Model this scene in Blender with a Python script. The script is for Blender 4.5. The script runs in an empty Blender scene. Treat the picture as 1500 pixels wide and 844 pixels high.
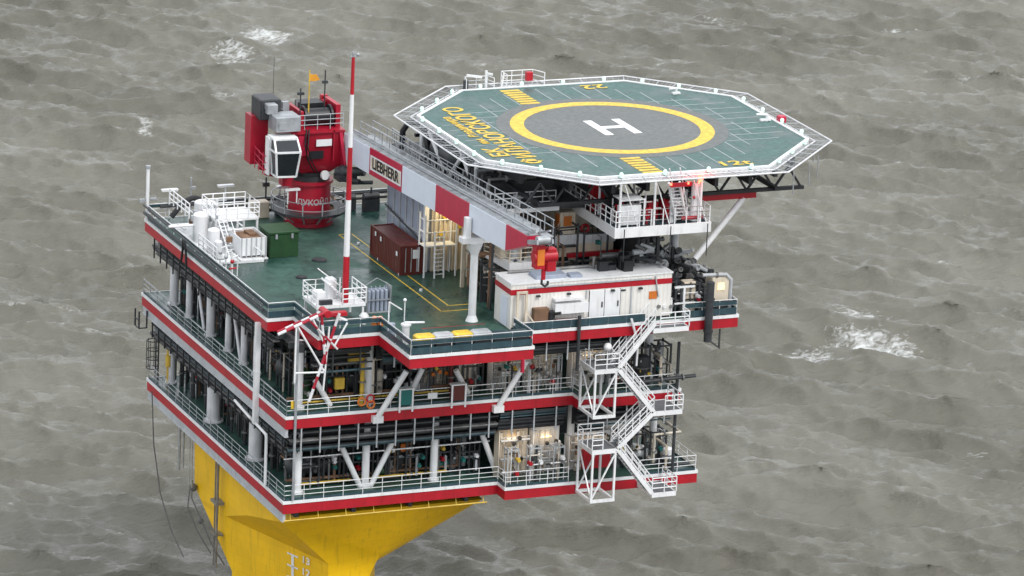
import bpy, math, random
import numpy as np
from mathutils import Vector as V, Matrix
S = bpy.context.scene
C = S.collection
R = math.radians
rnd = random.Random(11)

# ------------------------------------------------------------------ mesh builder
class MB:
    def __init__(s): s.v = []; s.f = []
    def add(s, vs, fs):
        b = len(s.v); s.v += [tuple(p) for p in vs]; s.f += [tuple(b+i for i in q) for q in fs]; return s
    def box(s, x0, x1, y0, y1, z0, z1):
        return s.add([(x0,y0,z0),(x1,y0,z0),(x1,y1,z0),(x0,y1,z0),(x0,y0,z1),(x1,y0,z1),(x1,y1,z1),(x0,y1,z1)],
                     [(0,3,2,1),(4,5,6,7),(0,1,5,4),(1,2,6,5),(2,3,7,6),(3,0,4,7)])
    def bbox(s, x0, x1, y0, y1, z0, z1, b=.05):
        # box with chamfered vertical and top edges
        lo = [(x0+b,y0),(x1-b,y0),(x1,y0+b),(x1,y1-b),(x1-b,y1),(x0+b,y1),(x0,y1-b),(x0,y0+b)]
        cx, cy = (x0+x1)/2, (y0+y1)/2
        def sh(p): return (p[0]+(b if p[0] < cx else -b), p[1]+(b if p[1] < cy else -b))
        vs = [(x,y,z0) for x,y in lo]+[(x,y,z1-b) for x,y in lo]+[(*sh(p),z1) for p in lo]
        fs = [tuple(range(7,-1,-1)), tuple(range(16,24))]
        for k in (0,8):
            for i in range(8): j=(i+1)%8; fs.append((k+i,k+j,k+8+j,k+8+i))
        return s.add(vs, fs)
    def frame(s, a, b):
        a = V(a); b = V(b); d = (b-a).normalized()
        u = V((0,0,1)) if abs(d.z) < .95 else V((1,0,0))
        x = d.cross(u).normalized(); y = x.cross(d).normalized(); return a, b, x, y
    def bar(s, a, b, w, h=None):
        h = h or w; a, b, x, y = s.frame(a, b); x = x*w/2; y = y*h/2
        return s.add([a-x-y,a+x-y,a+x+y,a-x+y,b-x-y,b+x-y,b+x+y,b-x+y],
                     [(0,1,2,3),(7,6,5,4),(4,5,1,0),(5,6,2,1),(6,7,3,2),(7,4,0,3)])
    def cyl(s, a, b, r, n=10, r2=None, cap=True):
        r2 = r if r2 is None else r2; a, b, x, y = s.frame(a, b)
        A = [(math.cos(2*math.pi*i/n), math.sin(2*math.pi*i/n)) for i in range(n)]
        vs = [a+x*c*r+y*q*r for c,q in A]+[b+x*c*r2+y*q*r2 for c,q in A]
        fs = [(i, i+n, (i+1)%n+n, (i+1)%n) for i in range(n)]
        if cap: fs += [tuple(range(n)), tuple(range(2*n-1,n-1,-1))]
        return s.add(vs, fs)
    def tube(s, pts, r, n=6):
        P = [V(p) for p in pts]; m = len(P); vs = []
        for i in range(m):
            d = ((P[i]-P[i-1]).normalized() if i else V((0,0,0)))+((P[i+1]-P[i]).normalized() if i < m-1 else V((0,0,0)))
            if d.length < 1e-6: d = V((0,0,1))
            d.normalize(); u = V((0,0,1)) if abs(d.z) < .98 else V((1,0,0))
            if i == 0: x = d.cross(u).normalized()
            else: x = (x-d*x.dot(d)).normalized()
            y = x.cross(d)
            vs += [P[i]+x*math.cos(2*math.pi*k/n)*r+y*math.sin(2*math.pi*k/n)*r for k in range(n)]
        fs = [(i*n+k, (i+1)*n+k, (i+1)*n+(k+1)%n, i*n+(k+1)%n) for i in range(m-1) for k in range(n)]
        fs += [tuple(range(n)), tuple(range(m*n-1, (m-1)*n-1, -1))]
        return s.add(vs, fs)
    def prism(s, poly, z0, z1):
        n = len(poly)
        return s.add([(x,y,z0) for x,y in poly]+[(x,y,z1) for x,y in poly],
                     [tuple(range(n-1,-1,-1)), tuple(range(n,2*n))]+[(i,(i+1)%n,(i+1)%n+n,i+n) for i in range(n)])
    def ring(s, cx, cy, r0, r1, z0, z1, n=72):
        vs = []
        for i in range(n):
            c, q = math.cos(2*math.pi*i/n), math.sin(2*math.pi*i/n)
            vs += [(cx+c*r0,cy+q*r0,z0),(cx+c*r1,cy+q*r1,z0),(cx+c*r1,cy+q*r1,z1),(cx+c*r0,cy+q*r0,z1)]
        fs = []
        for i in range(n):
            a = 4*i; b = 4*((i+1)%n)
            for k in range(4): l = (k+1)%4; fs.append((a+k,b+k,b+l,a+l))
        return s.add(vs, fs)
    def sphere(s, c, r, n=10, m=6, sz=1):
        vs = [(c[0],c[1],c[2]-r*sz)]
        for j in range(1,m):
            t = math.pi*j/m-math.pi/2
            vs += [(c[0]+r*math.cos(t)*math.cos(2*math.pi*i/n), c[1]+r*math.cos(t)*math.sin(2*math.pi*i/n), c[2]+r*sz*math.sin(t)) for i in range(n)]
        vs.append((c[0],c[1],c[2]+r*sz)); L = len(vs)-1
        fs = [(0,1+(i+1)%n,1+i) for i in range(n)]
        for j in range(m-2):
            fs += [(1+j*n+i,1+j*n+(i+1)%n,1+(j+1)*n+(i+1)%n,1+(j+1)*n+i) for i in range(n)]
        fs += [(L,1+(m-2)*n+i,1+(m-2)*n+(i+1)%n) for i in range(n)]
        return s.add(vs, fs)

ORG = {}
def mesh(name, mb, m, org, smooth=True):
    me = bpy.data.meshes.new(name)
    me.from_pydata([(p[0]-org[0],p[1]-org[1],p[2]-org[2]) for p in mb.v], [], mb.f)
    me.materials.append(m); me.validate()
    import bmesh
    b = bmesh.new(); b.from_mesh(me); bmesh.ops.recalc_face_normals(b, faces=b.faces); b.to_mesh(me); b.free()
    if smooth:
        me.polygons.foreach_set('use_smooth', [True]*len(me.polygons)); me.set_sharp_from_angle(angle=R(35))
    return me
def put(o, label=None, cat=None, group=None, kind=None):
    if label: o['label'] = label
    if cat: o['category'] = cat
    if group: o['group'] = group
    if kind: o['kind'] = kind
    return o
def thing(name, label, cat, loc=(0,0,0), group=None):
    o = bpy.data.objects.new(name, None); C.objects.link(o); o.location = loc; o.empty_display_size = .3
    ORG[o.name] = tuple(loc); return put(o, label, cat, group)
def part(parent, name, mb, m, label=None):
    org = ORG[parent.name]
    o = bpy.data.objects.new(name, mesh(name, mb, m, org)); C.objects.link(o); o.parent = parent; ORG[o.name] = org
    return put(o, label)
def solid(name, label, cat, mb, m, loc=None, group=None, kind=None):
    if loc is None:
        loc = tuple((min(p[i] for p in mb.v)+max(p[i] for p in mb.v))/2 for i in (0,1))+(min(p[2] for p in mb.v),)
    o = bpy.data.objects.new(name, mesh(name, mb, m, loc)); C.objects.link(o); o.location = loc; ORG[o.name] = tuple(loc)
    return put(o, label, cat, group, kind)
def dup(o, loc, label=None, rz=0, parent=None):
    c = o.copy(); C.objects.link(c)
    if parent is None:
        c.location = loc; c.rotation_euler = (0,0,rz)
        if label: c['label'] = label
    else: c.parent = parent
    for ch in list(o.children): dup(ch, None, None, 0, c)
    return c
ORD = ['first','second','third','fourth','fifth','sixth','seventh','eighth','ninth','tenth','eleventh','twelfth','thirteenth','fourteenth','fifteenth','sixteenth']

# ------------------------------------------------------------------ materials
def mat(name, col, rough=.5, metal=0, var=.18, dirt=.0, scale=1.2, dcol=(.12,.07,.04), bump=0, emit=None, es=0):
    m = bpy.data.materials.new(name); m.use_nodes = True; n = m.node_tree.nodes; l = m.node_tree.links; n.clear()
    o = n.new('ShaderNodeOutputMaterial'); p = n.new('ShaderNodeBsdfPrincipled'); l.new(p.outputs[0], o.inputs[0])
    p.inputs['Roughness'].default_value = rough; p.inputs['Metallic'].default_value = metal
    tc = n.new('ShaderNodeTexCoord'); nz = n.new('ShaderNodeTexNoise'); nz.inputs['Scale'].default_value = scale; nz.inputs['Detail'].default_value = 6
    l.new(tc.outputs['Object'], nz.inputs['Vector'])
    r = n.new('ShaderNodeValToRGB'); e = r.color_ramp.elements
    e[0].position = .3; e[1].position = .7
    e[0].color = (*[c*(1-var) for c in col],1); e[1].color = (*[min(1,c*(1+var*.6)) for c in col],1)
    l.new(nz.outputs[0], r.inputs[0]); src = r.outputs[0]
    if dirt:
        mp = n.new('ShaderNodeMapping'); mp.inputs['Scale'].default_value = (3.5,3.5,.45); l.new(tc.outputs['Object'], mp.inputs[0])
        n2 = n.new('ShaderNodeTexNoise'); n2.inputs['Scale'].default_value = 1.1; n2.inputs['Detail'].default_value = 8; l.new(mp.outputs[0], n2.inputs['Vector'])
        r2 = n.new('ShaderNodeValToRGB'); r2.color_ramp.elements[0].position = .55; r2.color_ramp.elements[1].position = .78
        r2.color_ramp.elements[1].color = (dirt,dirt,dirt,1); l.new(n2.outputs[0], r2.inputs[0])
        mx = n.new('ShaderNodeMixRGB'); mx.inputs[2].default_value = (*dcol,1); l.new(r2.outputs[0], mx.inputs[0]); l.new(src, mx.inputs[1]); src = mx.outputs[0]
    l.new(src, p.inputs['Base Color'])
    if bump:
        b = n.new('ShaderNodeBump'); b.inputs['Strength'].default_value = bump; n3 = n.new('ShaderNodeTexNoise'); n3.inputs['Scale'].default_value = scale*8
        l.new(tc.outputs['Object'], n3.inputs['Vector']); l.new(n3.outputs[0], b.inputs['Height']); l.new(b.outputs[0], p.inputs['Normal'])
    if emit: p.inputs['Emission Color'].default_value = (*emit,1); p.inputs['Emission Strength'].default_value = es
    return m
M = dict(
 white=mat('white_paint', (.74,.75,.76), .4, dirt=.42, var=.08, dcol=(.38,.34,.3)),
 whited=mat('weathered_white_paint', (.66,.67,.69), .45, dirt=.55, var=.12, dcol=(.3,.24,.2)),
 cream=mat('cream_paint', (.66,.58,.46), .5, dirt=.4),
 red=mat('red_paint', (.40,.007,.018), .42, dirt=.5, var=.14, dcol=(.17,.01,.012)),
 crimson=mat('crane_red_paint', (.36,.008,.026), .4, dirt=.4, var=.12, dcol=(.15,.01,.02)),
 boomred=mat('boom_red_paint', (.47,.014,.05), .4, dirt=.15, var=.1, dcol=(.25,.02,.03)),
 boomwhite=mat('boom_white_paint', (.68,.73,.82), .4, dirt=.18, var=.05, dcol=(.4,.42,.45)),
 yellow=mat('hull_yellow_paint', (.86,.51,.004), .42, dirt=.45, var=.12, scale=.35, dcol=(.36,.22,.02)),
 lineyel=mat('marking_yellow', (.72,.48,.04), .5, var=.3, scale=3, dirt=.6, dcol=(.3,.26,.12)),
 teal=mat('dark_teal_cladding', (.025,.06,.075), .4, var=.3, dirt=.25, dcol=(.16,.18,.18)),
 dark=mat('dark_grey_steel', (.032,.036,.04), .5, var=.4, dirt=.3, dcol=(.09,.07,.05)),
 black=mat('black_steel', (.012,.013,.016), .45, var=.4),
 pipe=mat('grey_pipe_steel', (.22,.22,.22), .4, .3, var=.35, dirt=.4),
 grey=mat('light_grey_paint', (.42,.44,.46), .45, var=.15, dirt=.35),
 bluegrey=mat('blue_grey_panel', (.30,.34,.42), .5, var=.12, dirt=.4, dcol=(.2,.2,.22)),
 galv=mat('galvanised_steel', (.36,.38,.40), .45, .3, var=.3),
 container=mat('container_maroon_paint', (.10,.016,.012), .5, var=.2, dirt=.3, dcol=(.06,.02,.015)),
 green=mat('green_box_paint', (.012,.055,.016), .5, var=.25, dirt=.2, dcol=(.05,.07,.03)),
 tealbox=mat('teal_cabinet_paint', (.01,.14,.13), .45, var=.2),
 orange=mat('orange_paint', (.62,.17,.02), .5, var=.2),
 rust=mat('rusty_brown_steel', (.19,.105,.06), .7, var=.4, dirt=.4),
 pale=mat('pale_insulation_jacket', (.55,.50,.42), .5, .1, var=.25, dirt=.4),
 glass=mat('dark_window_glass', (.012,.016,.02), .08, var=.2),
 rubber=mat('black_rubber', (.012,.012,.014), .6),
 ivory=mat('equipment_yellow_paint', (.60,.40,.05), .5, var=.25),
 grating=mat('grey_grating', (.17,.18,.19), .6, .2, var=.3, scale=6),
 lampglass=mat('pale_green_lamp_glass', (.6,.85,.72), .2, var=.05, emit=(.6,1,.8), es=.35),
 redlamp=mat('lit_red_lamp', (.9,.02,.02), .3, emit=(1,.06,.03), es=9),
 warmdim=mat('dim_warm_lamp', (.8,.66,.42), .3, emit=(1,.66,.3), es=.9),
 warm=mat('lit_warm_lamp', (.9,.75,.5), .3, emit=(1,.66,.3), es=2.2),
 flag=mat('orange_yellow_cloth', (.75,.33,.03), .8, var=.2),
 ropes=mat('grey_rope', (.12,.12,.12), .8),
)
def deck_mat(name, a, b, wet=.25, net=False):
    m = bpy.data.materials.new(name); m.use_nodes = True; n = m.node_tree.nodes; l = m.node_tree.links
    p = n['Principled BSDF']; tc = n.new('ShaderNodeTexCoord')
    n1 = n.new('ShaderNodeTexNoise'); n1.inputs['Scale'].default_value = .28; n1.inputs['Detail'].default_value = 9; n1.inputs['Roughness'].default_value = .65
    n2 = n.new('ShaderNodeTexNoise'); n2.inputs['Scale'].default_value = 2.6; n2.inputs['Detail'].default_value = 6
    l.new(tc.outputs['Object'], n1.inputs['Vector']); l.new(tc.outputs['Object'], n2.inputs['Vector'])
    r = n.new('ShaderNodeValToRGB'); r.color_ramp.elements[0].position = .35; r.color_ramp.elements[1].position = .66
    r.color_ramp.elements[0].color = (*a,1); r.color_ramp.elements[1].color = (*b,1); l.new(n1.outputs[0], r.inputs[0])
    mx = n.new('ShaderNodeMixRGB'); mx.blend_type = 'OVERLAY'; mx.inputs[0].default_value = .7; l.new(r.outputs[0], mx.inputs[1]); l.new(n2.outputs[0], mx.inputs[2])
    l.new(mx.outputs[0], p.inputs['Base Color'])
    r2 = n.new('ShaderNodeValToRGB'); r2.color_ramp.elements[0].position = .38; r2.color_ramp.elements[1].position = .6
    r2.color_ramp.elements[0].color = (wet,wet,wet,1); r2.color_ramp.elements[1].color = (.62,.62,.62,1); l.new(n1.outputs[0], r2.inputs[0]); l.new(r2.outputs[0], p.inputs['Roughness'])
    b_ = n.new('ShaderNodeBump'); b_.inputs['Strength'].default_value = .25 if not net else .9; b_.inputs['Distance'].default_value = .03
    if net:
        ws = []
        for ang in (40,-50):
            mp = n.new('ShaderNodeMapping'); mp.inputs['Rotation'].default_value = (0,0,R(ang)); l.new(tc.outputs['Object'], mp.inputs[0])
            w = n.new('ShaderNodeTexWave'); w.inputs['Scale'].default_value = 1.6; w.inputs['Distortion'].default_value = .6; l.new(mp.outputs[0], w.inputs['Vector'])
            pw = n.new('ShaderNodeMath'); pw.operation = 'POWER'; pw.inputs[1].default_value = 5; l.new(w.outputs['Fac'], pw.inputs[0]); ws.append(pw)
        mm = n.new('ShaderNodeMath'); mm.operation = 'MAXIMUM'; l.new(ws[0].outputs[0], mm.inputs[0]); l.new(ws[1].outputs[0], mm.inputs[1])
        l.new(mm.outputs[0], b_.inputs['Height'])
        m2 = n.new('ShaderNodeMixRGB'); m2.inputs[2].default_value = (.16,.16,.15,1); ml = n.new('ShaderNodeMath'); ml.operation = 'MULTIPLY'; ml.inputs[1].default_value = .7
        l.new(mm.outputs[0], ml.inputs[0]); l.new(ml.outputs[0], m2.inputs[0]); l.new(mx.outputs[0], m2.inputs[1]); l.new(m2.outputs[0], p.inputs['Base Color'])
    else: l.new(n2.outputs[0], b_.inputs['Height'])
    l.new(b_.outputs[0], p.inputs['Normal']); return m
def seams(m):
    n = m.node_tree.nodes; l = m.node_tree.links; p = n['Principled BSDF']; src = p.inputs['Base Color'].links[0].from_socket
    tc = n.new('ShaderNodeTexCoord'); mp = n.new('ShaderNodeMapping'); mp.inputs['Rotation'].default_value = (R(90),0,R(8)); l.new(tc.outputs['Object'], mp.inputs[0])
    b = n.new('ShaderNodeTexBrick'); b.inputs['Scale'].default_value = .42; b.inputs['Mortar Size'].default_value = .006; b.inputs['Mortar Smooth'].default_value = .6
    b.inputs['Color1'].default_value = (1,1,1,1); b.inputs['Color2'].default_value = (.9,.89,.86,1); b.inputs['Mortar'].default_value = (.55,.5,.45,1); l.new(mp.outputs[0], b.inputs['Vector'])
    x = n.new('ShaderNodeMixRGB'); x.blend_type = 'MULTIPLY'; x.inputs[0].default_value = .35; l.new(src, x.inputs[1]); l.new(b.outputs['Color'], x.inputs[2]); l.new(x.outputs[0], p.inputs['Base Color'])
seams(M['yellow'])
M['deck'] = deck_mat('green_deck_paint', (.010,.040,.034), (.038,.098,.074), .2)
M['heli'] = deck_mat('helideck_green_paint', (.012,.050,.046), (.07,.145,.132), .28)
M['net'] = deck_mat('grey_landing_net', (.07,.082,.082), (.17,.18,.18), .4, True)
def ribbed(name, col, freq, ax=0, depth=.05):
    m = mat(name, col, .45, dirt=.25, var=.08, dcol=(.4,.34,.28)); n = m.node_tree.nodes; l = m.node_tree.links; p = n['Principled BSDF']
    tc = n.new('ShaderNodeTexCoord'); w = n.new('ShaderNodeTexWave'); w.bands_direction = 'XYZ'[ax]; w.inputs['Scale'].default_value = freq
    l.new(tc.outputs['Object'], w.inputs['Vector']); b = n.new('ShaderNodeBump'); b.inputs['Strength'].default_value = .7; b.inputs['Distance'].default_value = depth
    l.new(w.outputs['Fac'], b.inputs['Height']); l.new(b.outputs[0], p.inputs['Normal']); return m
M['siding'] = ribbed('white_ribbed_siding', (.74,.72,.68), 1.1)
M['corru'] = ribbed('maroon_corrugated_steel', (.10,.016,.012), 1.0, 1)

# ------------------------------------------------------------------ sea
CAM = V((-111.7801,-296.0832,125.7531)); YAW, PITCH, ROLL, FPX = .4084, .2843, .0443, 7137.17
def make_sea():
    rng = np.random.default_rng(5)
    Lx, Ly, N = 192.0, 384.0, 1024
    kx = np.fft.fftfreq(N, Lx/N)*2*np.pi; ky = np.fft.fftfreq(N, Ly/N)*2*np.pi
    KX, KY = np.meshgrid(kx, ky); k = np.hypot(KX, KY); k[0,0] = 1e-6
    th = np.arctan2(KY, KX)
    kp = 2*np.pi/14.0
    wd = R(251)
    ex_ = 8+10*np.exp(-(k/kp-1)**2/6); spr = np.abs(np.cos(th-wd))**ex_; spr = np.where(np.cos(th-wd) > 0, spr, spr*.15)
    spr = spr+.02*(k/(k+5*kp))
    P = k**-3.75*np.exp(-.9*(kp/k)**2)*spr*np.exp(-(k*.09)**2)
    P[0,0] = 0
    h = np.sqrt(P)*(rng.standard_normal((N,N))+1j*rng.standard_normal((N,N)))
    H = np.fft.ifft2(h).real; sc = .55/H.std(); H *= sc
    ch = .58
    DX = np.fft.ifft2(1j*KX/k*h).real*sc*ch; DY = np.fft.ifft2(1j*KY/k*h).real*sc*ch
    dxx = np.fft.ifft2(KX*KX/k*h).real*sc*ch; dyy = np.fft.ifft2(KY*KY/k*h).real*sc*ch; dxy = np.fft.ifft2(KX*KY/k*h).real*sc*ch
    # low-passed so that foam sits on the bigger breaking crests
    G = np.exp(-(k*.55)**2)
    def lp(a): return np.fft.ifft2(np.fft.fft2(a)*G).real
    J = (1-lp(dxx))*(1-lp(dyy))-lp(dxy)**2
    foam = np.clip((-(J-J.mean())/J.std()-2.45)/.9, 0, 1)
    # local axes: along the yaw of the view (b) and across (a)
    a0, a1, b0, b1 = -96, 96, 225, 620
    na, nb = 860, 1150
    A = np.linspace(a0, a1, na); B = np.linspace(b0, b1, nb)
    AA, BB = np.meshgrid(A, B)
    iu = (AA-a0)/Lx*N; iv = (BB-b0)/Ly*N
    i0 = np.floor(iu).astype(int); j0 = np.floor(iv).astype(int); fu = iu-i0; fv = iv-j0
    def smp(F):
        x0, x1, y0, y1 = i0%N, (i0+1)%N, j0%N, (j0+1)%N
        return (F[y0,x0]*(1-fu)+F[y0,x1]*fu)*(1-fv)+(F[y1,x0]*(1-fu)+F[y1,x1]*fu)*fv
    edge = np.minimum.reduce([AA-a0, a1-AA, BB-b0, b1-BB]); e = np.clip(edge/14, 0, 1); e = e*e*(3-2*e)
    z = smp(H)*e; da = smp(DX)*e; db = smp(DY)*e; fo = smp(foam)*e
    # broad old foam patches left by breakers (across, along the view, size, strength)
    for (pa, pb, sa, sb, w) in FOAM:
        fo = np.maximum(fo, w*np.exp(-(((AA-pa)/(1.25*sa))**2+((BB-pb+.3*(AA-pa))/(1.6*sb))**2)**1.6))
    a = AA+da; b = BB+db
    sy, cy = math.sin(YAW), math.cos(YAW)
    X = CAM.x+cy*a+sy*b; Y = CAM.y-sy*a+cy*b
    co = np.stack([X, Y, z], -1).reshape(-1,3)
    idx = np.arange(na*nb).reshape(nb, na)
    q = np.stack([idx[:-1,:-1], idx[:-1,1:], idx[1:,1:], idx[1:,:-1]], -1).reshape(-1,4)
    # outer ring of plain water to the horizon
    ring_b = [idx[0,0], idx[0,-1], idx[-1,-1], idx[-1,0]]
    big = 9000; ex = []
    for (sa, sb) in ((-1,-1),(1,-1),(1,1),(-1,1)):
        aa = sa*big; bb = 400+sb*big
        ex.append((CAM.x+cy*aa+sy*bb, CAM.y-sy*aa+cy*bb, 0))
    nv = len(co); co = np.vstack([co, np.array(ex)])
    sides = [list(idx[0,:]), list(idx[:,-1]), list(idx[-1,::-1]), list(idx[::-1,0])]
    extra = []
    for i in range(4):
        extra.append([nv+i, nv+(i+1)%4]+sides[i][::-1])
    loops = np.concatenate([q.ravel()]+[np.array(f) for f in extra]).astype(np.int32)
    ls = list(range(0, len(q)*4, 4)); cur = len(q)*4
    for f in extra: ls.append(cur); cur += len(f)
    me = bpy.data.meshes.new('water'); me.vertices.add(len(co)); me.vertices.foreach_set('co', co.ravel().astype(np.float32))
    me.loops.add(len(loops)); me.loops.foreach_set('vertex_index', loops)
    me.polygons.add(len(ls)); me.polygons.foreach_set('loop_start', np.array(ls, np.int32))
    me.update(calc_edges=True); me.validate()
    me.polygons.foreach_set('use_smooth', np.ones(len(me.polygons), bool))
    at = me.attributes.new('foam', 'FLOAT', 'POINT'); fv_ = np.zeros(len(co), np.float32); fv_[:nv] = fo.ravel(); at.data.foreach_set('value', fv_)
    # material
    m = bpy.data.materials.new('silty_sea_water'); m.use_nodes = True; n = m.node_tree.nodes; l = m.node_tree.links; p = n['Principled BSDF']
    p.inputs['Roughness'].default_value = .16; p.inputs['IOR'].default_value = 1.33
    geo = n.new('ShaderNodeNewGeometry')
    big_n = n.new('ShaderNodeTexNoise'); big_n.inputs['Scale'].default_value = .035; big_n.inputs['Detail'].default_value = 5; l.new(geo.outputs['Position'], big_n.inputs['Vector'])
    r = n.new('ShaderNodeValToRGB'); r.color_ramp.elements[0].position = .35; r.color_ramp.elements[1].position = .65
    r.color_ramp.elements[0].color = (*SEA0,1); r.color_ramp.elements[1].color = (*SEA1,1); l.new(big_n.outputs[0], r.inputs[0])
    att = n.new('ShaderNodeAttribute'); att.attribute_name = 'foam'
    fn = n.new('ShaderNodeTexNoise'); fn.inputs['Scale'].default_value = 1.7; fn.inputs['Detail'].default_value = 9; fn.inputs['Roughness'].default_value = .72; fn.inputs['Distortion'].default_value = .5
    fm = n.new('ShaderNodeMapping'); fm.inputs['Rotation'].default_value = (0,0,YAW); fm.inputs['Scale'].default_value = (.6,1.0,1); l.new(geo.outputs['Position'], fm.inputs[0]); l.new(fm.outputs[0], fn.inputs['Vector'])
    sb = n.new('ShaderNodeMath'); sb.operation = 'MULTIPLY_ADD'; sb.inputs[1].default_value = .62; sb.inputs[2].default_value = -.62
    l.new(att.outputs['Fac'], sb.inputs[0])
    ad = n.new('ShaderNodeMath'); ad.operation = 'ADD'; l.new(sb.outputs[0], ad.inputs[0]); l.new(fn.outputs[0], ad.inputs[1])
    fr = n.new('ShaderNodeMapRange'); fr.inputs['From Min'].default_value = .37; fr.inputs['From Max'].default_value = .66; l.new(ad.outputs[0], fr.inputs['Value'])
    mx = n.new('ShaderNodeMixRGB'); mx.inputs[2].default_value = (.72,.74,.74,1); l.new(fr.outputs[0], mx.inputs[0]); l.new(r.outputs[0], mx.inputs[1]); l.new(mx.outputs[0], p.inputs['Base Color'])
    rr = n.new('ShaderNodeMapRange'); rr.inputs['To Min'].default_value = .1; rr.inputs['To Max'].default_value = .7; l.new(fr.outputs[0], rr.inputs['Value']); l.new(rr.outputs[0], p.inputs['Roughness'])
    mp = n.new('ShaderNodeMapping'); mp.inputs['Rotation'].default_value = (0,0,YAW+R(14)); mp.inputs['Scale'].default_value = (.3,1.5,1); l.new(geo.outputs['Position'], mp.inputs[0])
    w1 = n.new('ShaderNodeTexNoise'); w1.inputs['Scale'].default_value = 2.0; w1.inputs['Detail'].default_value = 6; w1.inputs['Roughness'].default_value = .68; w1.inputs['Distortion'].default_value = .2
    l.new(mp.outputs[0], w1.inputs['Vector'])
    b = n.new('ShaderNodeBump'); b.inputs['Strength'].default_value = .75; b.inputs['Distance'].default_value = .25; l.new(w1.outputs[0], b.inputs['Height']); l.new(b.outputs[0], p.inputs['Normal'])
    me.materials.append(m)
    o = bpy.data.objects.new('water', me); C.objects.link(o); o['kind'] = 'structure'; return o
# foam patches in metres: across the view, distance along it
FOAM = [(-28.4,526,3.6,3.4,1.0),(-31.5,517,4.0,2.6,.9),(33,417.5,5.6,2.6,1.0),(25.5,413,5.0,1.6,.95),(32.0,428,3.6,1.7,.9),(36,425,1.6,1.2,.8),(-38.5,416,3.6,1.0,.8),(-36.5,410,1.8,.9,.85),
        (-38.2,481,1.3,3.2,.85),(21.6,542,4.0,2.4,.8),(46,437.5,1.6,1.2,.8),(5.2,357.5,2.2,1.3,.85),(-39.5,388,1.5,.8,.75),(18.7,366,1.2,1.4,.75),(39.1,480.5,1.2,1.0,.85),(-45,530,4,1.6,.7),(10,532,3,1.6,.7)]
_r = random.Random(3)
for _ in range(40): _w = _r.random(); FOAM.append((_r.uniform(-56,56),_r.uniform(355,545),1.0+2.2*_w,.35+.5*_r.random(),.66+.2*_r.random()))
SEA0, SEA1 = (.118,.114,.092), (.175,.17,.143)
make_sea()

# ------------------------------------------------------------------ platform
B1, B2, B3 = 16.5, 22.6, 28.35
T1, T2, T3 = 17.4, 23.5, 29.25
P1 = [(0,0),(15.9,0),(15.9,-1.35),(30.6,-1.4),(30.6,24),(26,29.2),(0,29.2)]
P2 = [(0,0),(21.3,0),(21.3,-1.1),(29.1,-1.1),(29.1,25),(25,30.8),(0,30.8)]
P3 = [(0,4.2),(1.9,4.2),(1.9,-.7),(6.35,-.7),(6.35,-6.35),(15.4,-6.35),(15.4,-3.05),(32.3,-3.05),(32.3,24),(27,30.5),(0,30.5)]
def inset(poly, d):
    n = len(poly); out = []
    for i in range(n):
        p0, p, p2 = V(poly[i-1]), V(poly[i]), V(poly[(i+1)%n])
        a = (p-p0).normalized(); b = (p2-p).normalized(); na = V((-a.y,a.x)); nb = V((-b.y,b.x))
        m = (na+nb); m = m/max(m.length_squared,1e-6)*2 if m.length > 1e-6 else na
        out.append((p.x+m.x*d, p.y+m.y*d))
    return out
def band(poly, z0, z1, t):
    mb = MB(); q = inset(poly, t); n = len(poly)
    for i in range(n):
        j = (i+1)%n; a, b, c, d = poly[i], poly[j], q[j], q[i]
        mb.add([(*a,z0),(*b,z0),(*c,z0),(*d,z0),(*a,z1),(*b,z1),(*c,z1),(*d,z1)], [(0,3,2,1),(4,5,6,7),(0,1,5,4),(2,3,7,6)])
    return mb
plat = thing('offshore_platform', 'three-deck offshore platform with red and white deck edges on a flared yellow column', 'oil platform', (14,12,0))
def deck(name, poly, z0, z1, lab):
    d = part(plat, name, MB().prism(inset(poly,.08), z0+.12, z1-.02), M['deck'], lab)
    part(d, 'red_band', band(poly, z0, z0+.7, .06), M['red'])
    part(d, 'white_edge', band(inset(poly,-.05), z0+.702, z1+.02, .08), M['white'])
    g = MB(); xs = [p[0] for p in poly]; ys = [p[1] for p in poly]
    for y in np.arange(1.2, 29, 2.3): g.box(.5, max(xs)-3.5, y-.11, y+.11, z0-.34, z0+.1)
    for x in np.arange(1.2, max(xs)-2, 4.2): g.box(x-.15, x+.15, .5, 28.5, z0-.5, z0+.098)
    part(d, 'floor_beams', g, M['dark'])
    return d
d1 = deck('lower_deck', P1, B1, T1, 'lowest deck')
d2 = deck('middle_deck', P2, B2, T2, 'middle deck')
d3 = deck('top_deck', P3, B3, T3, 'open green top deck')
for z, L_ in ((B1,29.0),(B2,30.6)):
    part(plat, 'edge_girder', MB().box(.03,.22,.1,L_,z-.55,z-.004).box(-.03,.26,.1,L_,z-.62,z-.552), M['grey'])
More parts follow.
